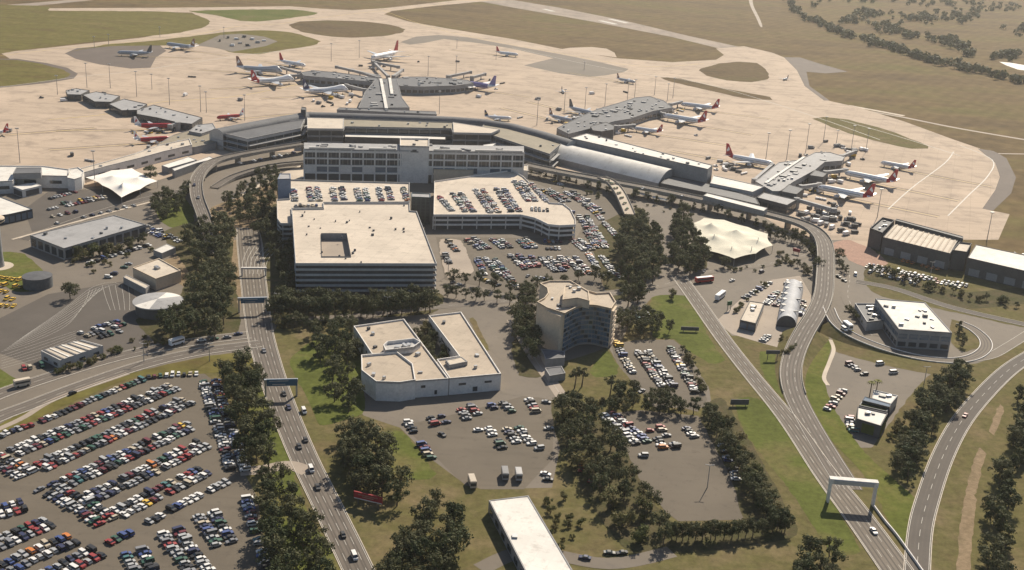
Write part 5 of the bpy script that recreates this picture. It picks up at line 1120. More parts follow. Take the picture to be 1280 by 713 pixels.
clusters = [('beside the jets at the right pier', [(1010, 225), (1012, 238), (1018, 240), (1037, 255), (1042, 258), (1046, 259), (1026, 250), (1005, 246), (1063, 218), (1049, 229), (1043, 222)], 11),
 ('around the far tip of the right pier', [(1046, 184), (1052, 185), (1057, 187), (1062, 189), (1068, 190), (1076, 188), (1081, 189), (1008, 195), (1000, 196), (1014, 186), (1032, 178), (1065, 196), (1078, 200), (1060, 207)], 14),
 ('behind the white terminal extension', [(900, 203), (908, 208), (915, 213), (923, 216), (930, 218), (885, 199), (895, 213), (920, 207)], 8),
 ('around the middle pier', [(672, 125), (698, 138), (650, 148), (740, 118), (782, 116), (800, 150), (778, 165), (772, 168), (785, 171), (852, 137), (846, 150), (870, 170), (690, 155), (708, 157)], 14),
 ('beside the navy-tailed jumbo', [(392, 127), (398, 130), (404, 134), (412, 129), (416, 132), (421, 121), (427, 123), (440, 120), (438, 128), (434, 131)], 10),
 ('around the international pier', [(523, 78), (572, 78), (510, 117), (600, 104), (628, 105), (612, 101), (620, 112), (598, 122), (480, 84), (400, 104), (380, 100), (390, 101)], 12),
 ('on the left apron', [(130, 118), (80, 127), (240, 97), (52, 123), (158, 140), (168, 167), (196, 165), (200, 177), (186, 186), (112, 202), (90, 195), (232, 120), (300, 126), (10, 165)], 14),
 ('in the yard at upper left', [(285, 48), (296, 50), (305, 47), (315, 50), (322, 54), (300, 55), (290, 58), (310, 58), (330, 52), (275, 52)], 10),
 ('in the service yard behind the viaduct bend', [(1000, 270), (1008, 268), (1016, 272), (1024, 268), (1030, 275), (1038, 270), (1042, 277), (1050, 274), (1056, 282), (1034, 265), (1022, 262), (1012, 262), (1060, 276), (1066, 285), (1047, 268), (1004, 276), (1010, 276), (1018, 278), (1026, 281), (1033, 283), (1040, 286), (1052, 290), (1058, 294), (1068, 292), (1072, 282)], 15)]
random.seed(3)
extra = {0: [(1000, 240, 26, 8), (1040, 228, 20, 8)], 1: [(1055, 190, 26, 6)], 2: [(915, 211, 22, 5)], 3: [(800, 143, 30, 8), (720, 150, 20, 5), (775, 160, 14, 4), (845, 140, 10, 6)], 4: [(425, 122, 22, 6)], 5: [(580, 104, 30, 5), (470, 85, 26, 5), (395, 98, 20, 3)], 6: [(195, 165, 22, 5)], 8: [(1030, 276, 30, 8)]}
for ci, lst in extra.items():
    for ex, ey, rx, ry in lst: clusters[ci][1].extend([(ex + random.gauss(0, rx * .5), ey + random.gauss(0, ry * .5)) for _ in range(7)])
for ph, pts, n in clusters:
    cnt = {}
    for k, p in enumerate(sorted(pts)):
        kind = random.choice(['truck', 'truck', 'cart', 'van', 'tug'] if 'yard' not in ph else ['truck', 'truck', 'van', 'truck'])
        col = random.choice(['plane_white', 'plane_white', 'plane_white', 'wall_grey', 'wall_dark', 'wall_dark', 'wall_midgrey', 'yellow_paint'] if kind != 'tug' else ['wall_dark', 'plane_white', 'yellow_paint'])
        if col == 'yellow_paint' and ('viaduct' in ph or random.random() < .6): col = 'wall_dark'
        cn = {'plane_white': 'white', 'wall_grey': 'pale grey', 'yellow_paint': 'yellow', 'wall_dark': 'dark', 'wall_midgrey': 'grey'}[col]; kn = {'truck': 'service truck', 'cart': 'baggage carts', 'van': 'van', 'tug': 'aircraft tug'}[kind]
        i_ = cnt.get((cn, kn), 0); cnt[(cn, kn)] = i_ + 1
        gse(kind, col, '%s tiny %s %s from left %s' % (ordw(i_), cn, kn, ph), p, random.uniform(0, 3.1), 'service vehicle', 'service vehicles ' + ph)
# far pond at the right edge
sheet('pond', [(1249, 77.5), (1262, 78.5), (1300, 85), (1300, 91), (1272, 87), (1258, 82)], 'fabric_white', 0.03)

# lead-in lines and rubber marks behind each stand
lm = MB(); rm = MB()
for c, d, N in PLN[:-2]:
    t = Vector((d.x, d.y)).normalized(); a = Vector((N.x, N.y)); pts = [tuple(a - t * q) for q in (0, 30, 60, 95)]
    strip(pts, -0.25, 0.25, 0.088, lm)
    for o_ in (-3.2, 3.2): strip(pts, o_ - 0.6, o_ + 0.6, 0.082, rm)
setp(lm.build('stand_marking', 'line_yellow'), None, None, None, 'structure'); setp(rm.build('tyre_mark', 'shoulder'), None, None, None, 'structure')

cb = [G2(*p) for p in catmull([(1091, 633), (1105, 652), (1120, 670), (1138, 695), (1160, 726)], 4)]
o0 = cb[0]; br = empty('crash_barrier', 'long concrete crash barrier beside the road below the pale gantry', 'barrier', (o0.x, o0.y, 0))
for i in range(len(cb) - 1):
    k_ = MB(); k_.beam((cb[i].x - o0.x, cb[i].y - o0.y, 0.65), (cb[i + 1].x - o0.x, cb[i + 1].y - o0.y, 0.65), 0.4, 1.0); k_.build('barrier_panel', 'wall_white', br)
# ================================================================== CARS
random.seed(11)
CARCOL = {'white': (0.68, 0.66, 0.63), 'silver': (0.36, 0.36, 0.36), 'grey': (0.20, 0.20, 0.21), 'black': (0.022, 0.022, 0.025), 'red': (0.28, 0.035, 0.035), 'maroon': (0.13, 0.02, 0.03), 'blue': (0.05, 0.08, 0.22), 'navy': (0.025, 0.03, 0.08), 'green': (0.03, 0.09, 0.06), 'teal': (0.05, 0.15, 0.15), 'beige': (0.46, 0.39, 0.29), 'yellow': (0.66, 0.42, 0.05), 'orange': (0.55, 0.18, 0.04)}
CW = [('white', 22), ('silver', 17), ('grey', 13), ('black', 14), ('red', 5), ('maroon', 6), ('blue', 6), ('navy', 6), ('green', 5), ('teal', 1), ('beige', 5), ('yellow', 1), ('orange', 1)]
CPOOL = [c for c, w in CW for _ in range(w)]
for c_, rgb in CARCOL.items(): mat('car_' + c_, rgb, 0.5, 0, 1, spec=0.4)
mat('car_glass', (0.025, 0.03, 0.036), 0.08, 0, 1, spec=0.8)
mat('tyre', (0.02, 0.02, 0.02), 0.8, 0, 1)
TYPES = {  # length, width, belt, roof, hood front, windscreen base, roof front, roof rear, tail glass base, boot height
 'sedan': (4.7, 1.80, 0.92, 1.43, 0.80, 1.05, 0.35, -0.95, -1.55, 0.98), 'hatchback': (4.0, 1.70, 0.92, 1.46, 0.84, 1.05, 0.45, -1.45, -1.90, 0.95),
 'wagon': (4.8, 1.82, 0.94, 1.48, 0.82, 1.05, 0.40, -2.0, -2.30, 0.96), 'four-wheel drive': (4.7, 1.92, 1.10, 1.85, 1.02, 1.10, 0.60, -2.05, -2.25, 1.10), 'van': (4.9, 1.95, 1.15, 2.05, 1.05, 1.75, 1.2, -2.35, -2.42, 1.15), 'utility': (5.0, 1.82, 0.95, 1.50, 0.90, 1.05, 0.55, -0.45, -0.70, 0.78)}
TPOOL = ['sedan'] * 9 + ['hatchback'] * 6 + ['wagon'] * 4 + ['four-wheel drive'] * 4 + ['van'] * 2 + ['utility']
def car_geo(t):
    L, W, belt, roof, hood, wb, rf, rr, tg, boot = TYPES[t]; hl, hw = L / 2, W / 2
    v = []; f = []; mi = []
    def quad_ring(prof, w):  # side profile extruded with tumblehome widths
        k = len(v)
        for (x, z, ww) in prof: v.append((x, -ww, z)); v.append((x, ww, z))
        n = len(prof)
        for i in range(n):
            j = (i + 1) % n; f.append((k + 2 * i, k + 2 * i + 1, k + 2 * j + 1, k + 2 * j)); mi.append(0)
        f.append(tuple(k + 2 * i for i in range(n))); mi.append(0); f.append(tuple(k + 2 * i + 1 for i in reversed(range(n)))); mi.append(0)
    quad_ring([(-hl + .1, .28, hw - .1), (-hl, .55, hw - .04), (-hl + .05, boot, hw - .08), (tg, belt + .02, hw - .02), (wb, belt, hw - .02), (hl - .25, hood, hw - .06), (hl, .55, hw - .1), (hl - .1, .28, hw - .12)], W)
    k = len(v); rw = hw - 0.22   # painted roof panel
    v.extend([(rr, -rw, roof), (rf, -rw, roof), (rf, rw, roof), (rr, rw, roof), (rr - .08, -rw - .03, roof - .07), (rf + .08, -rw - .03, roof - .07), (rf + .08, rw + .03, roof - .07), (rr - .08, rw + .03, roof - .07)])
    for q in [(0, 1, 2, 3), (4, 5, 1, 0), (5, 6, 2, 1), (6, 7, 3, 2), (7, 4, 0, 3)]: f.append(tuple(k + i for i in q)); mi.append(0)
    for x in (-hl * .62, hl * .62):
        for s in (-1, 1):
            k = len(v); n = 6; y0, y1 = s * (hw - .22), s * (hw + .01)
            for y in (y0, y1):
                for i in range(n): v.append((x + .32 * math.cos(i * math.pi / 3), y, .32 + .32 * math.sin(i * math.pi / 3)))
            for i in range(n): f.append((k + i, k + (i + 1) % n, k + n + (i + 1) % n, k + n + i)); mi.append(1)
            f.append(tuple(range(k + n, k + 2 * n))); mi.append(1)
    gb = hw - .05; gv = [(tg, -gb, belt), (wb, -gb, belt), (wb, gb, belt), (tg, gb, belt), (rr - .08, -rw - .03, roof - .07), (rf + .08, -rw - .03, roof - .07), (rf + .08, rw + .03, roof - .07), (rr - .08, rw + .03, roof - .07)]
    gf = [(0, 1, 5, 4), (1, 2, 6, 5), (2, 3, 7, 6), (3, 0, 4, 7)]
    S_ = 0.94; v = [(a * S_, b * S_, c * S_) for a, b, c in v]; gv = [(a * S_, b * S_, c * S_) for a, b, c in gv]
    return v, f, mi, gv, gf
GEO = {t: car_geo(t) for t in TYPES}
CARS = []   # (x, y, z, rz, type, colour, label tail)
def addcar(p, rz, z=0.07, t=None, col=None, tail='', flip=True):
    CARS.append((p.x, p.y, z, rz + (math.pi if flip and random.random() < 0.45 else 0), t or random.choice(TPOOL), col or random.choice(CPOOL), tail))
def row(px, phrase, z=0.07, lines=1, pitch=2.6, fill=0.96, col=None, depth=5.3, skew=0.0, pz=None, t=None):
    """cars parked side by side along a traced line; lines = how many cars deep"""
    P = [G2(p[0], p[1], pz if pz is not None else 0) for p in px]; 
    seg = [(P[i + 1] - P[i]).length for i in range(len(P) - 1)]; T = sum(seg); n = max(1, int(T / pitch) + 1)
    for l in range(lines):
        k = 0
        for j in range(n):
            if random.random() > fill: continue
            d = min(T * 0.9999, j * pitch + random.uniform(-.12, .12)); d = max(0, d); i = 0
            while d > seg[i] and i < len(seg) - 1: d -= seg[i]; i += 1
            t_ = (P[i + 1] - P[i]).normalized(); nr = Vector((-t_.y, t_.x)); q = P[i] + t_ * d + nr * ((l - (lines - 1) / 2) * depth + random.uniform(-.35, .35))
            side = '' if lines == 1 else (' near side of' if (lines == 2 and l == 0) else ' far side of' if lines == 2 else (' near line of', ' middle line of', ' far line of', ' back line of')[l])
            addcar(q, math.atan2(nr.y, nr.x) + skew + random.uniform(-.05, .05), z, t, col, '%s in the%s %s' % (ordw(k) if k < 59 else 'last', side, phrase)); k += 1
# crowded car park, lower left
row([(2, 546), (7.5, 543), (62, 524), (110, 503), (160, 483), (182, 475)], 'single row along the verge')
row([(186, 473), (205, 470.5), (252, 468.5)], 'short row at the top of the car park')
row([(20, 566), (100, 533), (219, 484)], 'first long double row', lines=2)
row([(53, 584), (160, 536), (238, 501)], 'second long double row', lines=2)
row([(85, 603), (160, 570), (239, 533)], 'third long double row', lines=2)
row([(117, 622), (190, 588), (254, 557)], 'fourth long double row', lines=2)
row([(149, 642), (210, 612), (258, 588)], 'fifth long double row', lines=2)
row([(180, 658), (230, 630), (288, 602)], 'sparse single row below the long rows', fill=0.8)
row([(137, 679), (163, 667)], 'short stub of the sparse single row')
row([(-14, 571), (36, 596)], 'stub row at the left edge', lines=2)
row([(58, 610), (98, 630), (136, 655)], 'crosswise block between the aisles', lines=2, fill=0.93)
row([(-20, 646), (30, 633)], 'upper left edge double row', lines=2)
row([(-12, 685), (62, 654)], 'middle left edge double row', lines=2)
row([(-10, 720), (40, 696), (96, 673)], 'lower left edge double row', lines=2)
row([(60, 722), (122, 691)], 'bottom stub double row', lines=2)
row([(168, 692), (184, 722)], 'bottom crosswise block nearest the left', lines=2)
row([(214, 667), (230, 690), (254, 722)], 'wide bottom crosswise block', lines=2, fill=0.94)
row([(258, 645), (284, 685)], 'bottom crosswise block with the curved kerb', lines=2, fill=0.93)
row([(309, 625), (317, 655), (327, 690), (334, 722)], 'right edge column beside the trees', lines=1, fill=0.9)
row([(262, 478), (272, 510), (284, 545), (298, 590)], 'column shaded by the roadside trees', lines=2, fill=0.93)
# car park in front of the white building
for px, ln, ph in [([(511, 529), (519, 547)], 1, 'leftmost row before the white building'), ([(527, 557), (541, 576)], 1, 'loose row by the grass'), ([(545, 523), (554, 533)], 2, 'first small block before the white building'), ([(553, 545), (566, 541)], 1, 'pair in the middle of that lot'),
   ([(574, 510), (585, 527)], 1, 'second small block before the white building'), ([(588, 508), (600, 523)], 1, 'third small block before the white building'), ([(615, 508), (626, 518)], 1, 'fourth small block before the white building'), ([(630, 505), (642, 519)], 1, 'fifth small block before the white building'), ([(661, 501), (673, 519)], 1, 'short row by the lot entry'),
   ([(611, 537), (632, 566)], 1, 'slanting row in the lot centre'), ([(641, 537), (658, 558)], 2, 'slanting double row right of the lot centre')]:
    row(px, ph, lines=ln, fill=0.92, pitch=3.0)
for x, y, ph in [(598, 539, 'alone beside the slanting row'), (683, 504, 'alone by the lot entry lane'), (686, 537, 'alone under the right-hand trees'), (674, 562, 'alone at the lot corner'), (682, 594, 'under the trees, upper of two'), (685, 601, 'under the trees, lower of two'), (727, 583, 'among the trees left of the empty lot'), (740, 604, 'in the gap of the tree belt'),
   (731, 699, 'by the bottom shed drive'), (762, 693, 'left of a pair on the bottom drive'), (777, 693, 'right of a pair on the bottom drive'), (729, 590, 'among the trees beside the first gap')]:
    addcar(G2(x, y), random.uniform(-.4, .4), 0.08, None, None, ph)
# half-empty car park
row([(760, 519), (804, 556)], 'long double row of the half-empty lot', lines=2, fill=0.9); row([(818, 536), (838, 562)], 'second double row of the half-empty lot', lines=2, fill=0.7); row([(858, 537), (874, 552)], 'short row at the right of the half-empty lot', fill=0.8)
addcar(G2(804, 571), 0.1, 0.07, None, 'silver', 'alone in the half-empty lot'); row([(898, 548), (925, 610)], 'line shaded by trees right of the half-empty lot', fill=0.75)
# car park beside the curved hotel
row([(770, 429), (775, 436)], 'yellow pair row by the hotel corner', col='yellow', lines=1); row([(775, 438), (791, 468)], 'row nearest the curved hotel'); row([(803, 441), (836, 486)], 'middle double row beside the hotel', lines=2); row([(838, 437), (870, 492)], 'right row beside the hotel hedge'); row([(795, 397), (817, 396)], 'small lot among trees behind the hotel', lines=2); row([(796, 488), (804, 491)], 'pair under the hotel trees')
# big lot between the parking deck and the hotel
for a, b, ln in [((588, 300), (606, 312), 2), ((620, 300), (635, 312), 2), ((652, 300), (665, 312), 2), ((676, 303), (703, 303), 1), ((684, 312), (703, 312), 1), ((720, 301), (736, 314), 2), ((738, 291), (752, 311), 2), ((612, 324), (630, 345), 2), ((643, 320), (663, 338), 2), ((681, 323), (700, 340), 2), ((714, 323), (734, 345), 2), ((765, 340), (779, 350), 1), ((682, 238), (708, 253), 2), ((711, 241), (731, 253), 2), ((729, 272), (752, 308), 2), ((747, 270), (771, 297), 1), ((632, 345), (648, 362), 1), ((556, 318), (562, 330), 1), ((566, 354), (580, 360), 1), ((596, 325), (606, 345), 1), ((664, 322), (672, 334), 1), ((700, 322), (708, 336), 1), ((752, 322), (764, 338), 1), ((560, 302), (572, 316), 1), ((700, 256), (716, 268), 1), ((735, 256), (750, 268), 2), ((690, 226), (705, 234), 1), ((735, 318), (748, 338), 1), ((604, 350), (624, 358), 1), ((660, 346), (690, 352), 1)]:
    row([a, b], 'lot between the parking deck and the hotel', lines=ln, fill=0.92, z=0.08)
# roof decks
for x in (367, 386.5, 396.5, 415.5, 427, 446, 456, 473, 485, 504): row([(x, 236), (x + 2.5 + (x - 367) * 0.02, 252)], 'rooftop deck', z=15.22, pz=15.2, fill=0.9)
row([(370, 258.5), (400, 257.5)], 'rooftop deck', z=15.22, pz=15.2)
for a, b, ln in [((549, 247), (565, 264), 1), ((571, 243), (588, 266), 2), ((599, 238), (618, 266), 2), ((625, 237), (645, 266), 2), ((647, 228), (666, 253), 2), ((664, 231), (684, 253), 1), ((665, 262), (687, 263), 2)]:
    row([a, b], 'parking deck', z=9.52, pz=9.5, lines=ln, fill=0.93)
# left-hand lots
row([(63, 249), (95, 241)], 'lot by the white tent', lines=1); row([(82, 257), (131, 247)], 'lot by the white tent', lines=2); row([(58, 264), (72, 260)], 'lot by the white tent'); row([(66, 272), (100, 264.5)], 'kerbside by the white tent', pitch=5.5)
for k in range(5): row([(-12, 346 + k * 9), (28 - k * 1.5, 352 + k * 8)], 'taxi rank', col='yellow', pitch=3.0, fill=0.85)
row([(105, 419), (152, 404)], 'taxi lot', lines=2, fill=0.8); row([(120, 424), (160, 412)], 'taxi lot', fill=0.7); row([(30, 462), (54, 458)], 'taxi lot', fill=0.8); row([(96, 316), (165, 299)], 'lot left of the trees', fill=0.85); row([(60, 283), (180, 255)], 'kerbside lane', pitch=6.5, fill=0.8); row([(112, 330), (190, 306)], 'lot left of the trees', fill=0.7); row([(190, 290), (225, 303)], 'lane by the trees', fill=0.8); row([(130, 352), (165, 328)], 'lane by the beige building', pitch=6, fill=0.8); row([(180, 285), (215, 300)], 'lane by the trees', lines=2, fill=0.6)
# depot yard and right-hand lots
row([(964, 382), (977, 367)], 'depot yard', lines=2); row([(983, 354), (1002, 358)], 'depot yard', lines=2); row([(930, 373), (964, 354)], 'depot yard', pitch=5.0); row([(1004, 378), (1000, 396)], 'depot yard', lines=1, fill=0.8); row([(953, 427), (962, 420)], 'depot yard')
row([(1061, 456), (1080, 469)], 'lot above the palm trees', col=None, fill=0.95); row([(1034, 513), (1056, 488)], 'row left of the palm trees', pitch=4.2); addcar(G2(1100, 456), 0.4, 0.08, 'van', 'white', 'in the open lot above the palm trees'); addcar(G2(1117, 467), 0.3, 0.08, None, 'white', 'alone in the open lot above the palm trees'); row([(1062, 524), (1066, 540)], 'row beside the small white blocks')
row([(1085, 333), (1140, 345), (1206, 360)], 'lot below the freight sheds', lines=2, fill=0.9, pitch=2.6); row([(1090, 340), (1150, 355)], 'lot below the freight sheds', lines=2, fill=0.85); row([(1129, 327), (1174, 338)], 'orange row below the freight sheds', col='orange', pitch=3.2); row([(1268, 318), (1290, 322)], 'right edge')
row([(1212, 325), (1262, 340)], 'lot below the freight sheds', fill=0.6)
row([(880, 340), (905, 345)], 'lane by the tent', fill=0.5, pitch=6); row([(752, 345), (790, 335)], 'lane among trees', fill=0.6)
row([(300, 205), (370, 192)], 'elevated terminal kerb', z=7.05, pz=7, pitch=6.5, fill=0.6); row([(690, 213), (980, 273)], 'elevated road', z=7.05, pz=7, pitch=16, fill=0.5)
# moving cars
def onroad(x, y, dirx, diry, ph, col=None, t=None, z=0.16, pz=0):
    a, b = G2(x, y, pz), G2(x + dirx, y + diry, pz); d = b - a; addcar(a, math.atan2(d.y, d.x), z, t, col, ph, False)
for x, y, c, t, ph in [(355, 494, 'black', 'sedan', 'on the main road just below the blue gantry'), (361, 511, 'navy', 'sedan', 'on the main road, second below the blue gantry'), (380, 516, 'white', 'van', 'on the right lane of the main road below the gantry'), (374, 560, 'black', 'sedan', 'on the main road, left of a pair'), (382, 552, 'black', 'hatchback', 'on the main road, right of a pair'), (389, 589, 'white', 'van', 'on the main road beside the slip road'), (397, 611, 'black', 'sedan', 'on the main road near the red billboard'), (429, 671, 'black', 'hatchback', 'on the main road above the bottom edge'), (443, 698, 'white', 'van', 'on the main road nearest the bottom edge'), (330, 440, 'grey', 'sedan', 'on the main road by the crossing')]: onroad(x, y, 8, 18, ph, c, t)
onroad(1092, 666, 6, 8, 'on the diagonal road below the pale gantry', 'white', 'sedan'); onroad(1206, 521, -8, 10, 'alone on the dark curving road at right', 'red', 'sedan'); onroad(243, 232, 1, 10, 'on the left viaduct bend', 'navy', 'sedan', 7.05, 7); onroad(248, 248, 3, 12, 'on the left viaduct below the bend', 'grey', 'sedan', 6.4, 6.3)
onroad(222, 430, 10, -2, 'beside the side road verge', 'white', 'van'); onroad(252, 427, 10, -1, 'on the side road, first from the white van', 'white', 'sedan'); onroad(268, 425, 10, -1, 'on the side road, second from the white van', 'green', 'sedan'); onroad(284, 423, 10, -1, 'on the side road, third from the white van', 'grey', 'sedan'); onroad(298, 419, 10, -1, 'on the side road at the crossing', 'navy', 'sedan')
onroad(91, 493, 10, -4, 'alone on the side road above the crowded car park', 'black', 'hatchback'); onroad(952, 341, 10, -4, 'on the cross road right of the red bus', 'navy', 'four-wheel drive'); onroad(915, 352, 10, -3, 'on the cross road nearest the red bus', 'white', 'sedan'); onroad(1069, 345, 2, 8, 'on the lane below the freight sheds', 'white', 'van'); onroad(1048, 347, 6, 3, 'beside the right viaduct, left of two', 'black', 'sedan'); onroad(1055, 352, 6, 3, 'beside the right viaduct, right of two', 'black', 'sedan'); onroad(1055, 413, 8, 6, 'on the loop ramp start', 'white', 'van', 3.6, 3.5)
# largest 300 stay individuals, the rest are one mass
CARS.sort(key=lambda c: c[0] ** 2 + c[1] ** 2 + 222 ** 2)
def inframe(c):
    v = Vector((c[0], c[1], c[2] - HCAM)); q = (v.x, cp * v.y - sp * v.z, -sp * v.y - cp * v.z); u, w = q[0] / q[1], q[2] / q[1]; u, w = cr * u + sr * w, -sr * u + cr * w
    return -25 < 640 + FPX * u < 1305 and 356.5 + FPX * w < 735
CARS = [c for c in CARS if inframe(c)]
CMESH = {}; seen = {}
for c in CARS[:300]:
    x, y, z, rz, t, col, tail = c
    if (t, col) not in CMESH:
        v, f, mi, gv, gf = GEO[t]; CMESH[(t, col)] = (mesh('car_body', v, f, ['car_' + col, 'tyre'], mi), mesh('car_windows', gv, gf, ['car_glass']))
    a, b = CMESH[(t, col)]
    o = empty('parked_car' if ' road' not in tail and 'viaduct' not in tail else 'moving_car', '%s %s, %s' % (col, t, tail), 'car', (x, y, z), rz, 'cars in the car parks and on the roads')
    link('body', a, o); link('windows', b, o)
cols = list(CARCOL); mats_ = ['car_' + c for c in cols] + ['tyre', 'car_glass']; V = []; F_ = []; MI = []
for x, y, z, rz, t, col, tail in CARS[300:]:
    v, f, mi, gv, gf = GEO[t]; ca, sa = math.cos(rz), math.sin(rz); ci = cols.index(col)
    for vv, ff, m0 in ((v, f, [ci if q == 0 else len(cols) for q in mi]), (gv, gf, [len(cols) + 1] * 4)):
        k = len(V); V += [(x + ca * p[0] - sa * p[1], y + sa * p[0] + ca * p[1], z + p[2]) for p in vv]; F_ += [tuple(k + i for i in q) for q in ff]; MI += m0
setp(link('parked_cars', mesh('parked_cars', V, F_, mats_, MI)), 'hundreds of small parked cars in the farther car parks', 'cars', None, 'stuff')
print('cars', len(CARS))
# bigger vehicles
def bus(lab, p, d, L, col, z=0.15, h=3.1):
    a, b = G2(*p), G2(p[0] + d[0], p[1] + d[1]); t = b - a; r = empty('bus' if L > 9 else 'delivery_truck', lab, 'bus' if L > 9 else 'truck', (a.x, a.y, z), math.atan2(t.y, t.x))
    m = MB(); m.box((0, 0, h / 2 + .3), (L, 2.5, h - .3)); m.build('body', col, r)
    m = MB(); m.box((0, 0, h + .18), (L * .9, 2.2, .15)); m.build('roof', 'plane_white' if L > 9 else col, r)
    for s in (-1, 1): m = MB(); m.box((0, s * 1.26, h * .68), (L * .9, .06, h * .28)); m.build('side_window', 'glass_dark', r)
    m = MB(); m.box((L / 2 + .03, 0, h * .62), (.06, 2.2, h * .42)); m.build('windscreen', 'glass_dark', r)
    for x in (-.3, .3):
        for s in (-1, 1): m = MB(); m.tube((x * L, s * 1.0, .48), (x * L, s * 1.27, .48), .48, .48, 10); m.build('wheel', 'tyre', r)
bus('long red and white bus on the cross road below the trees', (880, 353), (10, -1), 12, 'red_paint')
bus('small pale truck at the left edge junction by the taxi shed', (28, 483), (10, -2), 6.8, 'cream_roof')
bus('white bus standing at the depot yard corner', (900, 373), (8, -6), 11, 'plane_white')
bus('white truck on the loop road beside the office', (1058, 418), (8, 6), 7, 'plane_white', 3.4)
bus('pale truck with orange load near the bottom shed', (590, 607), (2, 6), 6.5, 'cream_roof')
bus('dark truck with raised white boom near the bottom shed', (631, 597), (1, 6), 6.5, 'wall_midgrey')
bus('grey truck beside a red car near the bottom shed', (648, 598), (1, 6), 6.0, 'wall_grey')
bus('white delivery truck on the verge beside the side road', (221, 431), (10, -3), 7.5, 'plane_white')
# ================================================================== TREES
random.seed(23)
def leaf_mat(name, c1, c2, c3):
    m = bpy.data.materials.new(name); m.use_nodes = True; MATS[name] = m
    n = m.node_tree.nodes; l = m.node_tree.links; b = n['Principled BSDF']; b.inputs['Roughness'].default_value = 0.75; b.inputs['Specular IOR Level'].default_value = 0.15
    g = n.new('ShaderNodeNewGeometry'); oi = n.new('ShaderNodeObjectInfo')
    t = n.new('ShaderNodeTexNoise'); t.inputs['Scale'].default_value = 0.45; t.inputs['Detail'].default_value = 3; l.new(g.outputs['Position'], t.inputs['Vector'])
    ad = n.new('ShaderNodeMath'); ad.operation = 'MULTIPLY_ADD'; l.new(oi.outputs['Random'], ad.inputs[0]); ad.inputs[1].default_value = 0.55; l.new(t.outputs[0], ad.inputs[2])
    ri = n.new('ShaderNodeMath'); ri.operation = 'MULTIPLY_ADD'; l.new(g.outputs['Random Per Island'], ri.inputs[0]); ri.inputs[1].default_value = 0.3; l.new(ad.outputs[0], ri.inputs[2])
    r = n.new('ShaderNodeValToRGB'); e = r.color_ramp.elements; e[0].position = 0.45; e[0].color = (*c1, 1); e[1].position = 1.15 if False else 1.0; e[1].color = (*c3, 1); k = e.new(0.75); k.color = (*c2, 1)
    l.new(ri.outputs[0], r.inputs[0]); l.new(r.outputs[0], b.inputs['Base Color'])
    tr = n.new('ShaderNodeBsdfTranslucent'); l.new(r.outputs[0], tr.inputs['Color']); mx = n.new('ShaderNodeMixShader'); mx.inputs[0].default_value = 0.25
    l.new(b.outputs[0], mx.inputs[1]); l.new(tr.outputs[0], mx.inputs[2]); l.new(mx.outputs[0], n['Material Output'].inputs['Surface'])
leaf_mat('leaf_gum', (0.036, 0.049, 0.021), (0.064, 0.077, 0.034), (0.105, 0.104, 0.052))
leaf_mat('leaf_pine', (0.030, 0.043, 0.018), (0.054, 0.068, 0.028), (0.09, 0.092, 0.04))
leaf_mat('leaf_shrub', (0.065, 0.078, 0.026), (0.105, 0.115, 0.04), (0.155, 0.135, 0.06))
leaf_mat('leaf_palm', (0.09, 0.10, 0.03), (0.15, 0.15, 0.045), (0.2, 0.19, 0.06))
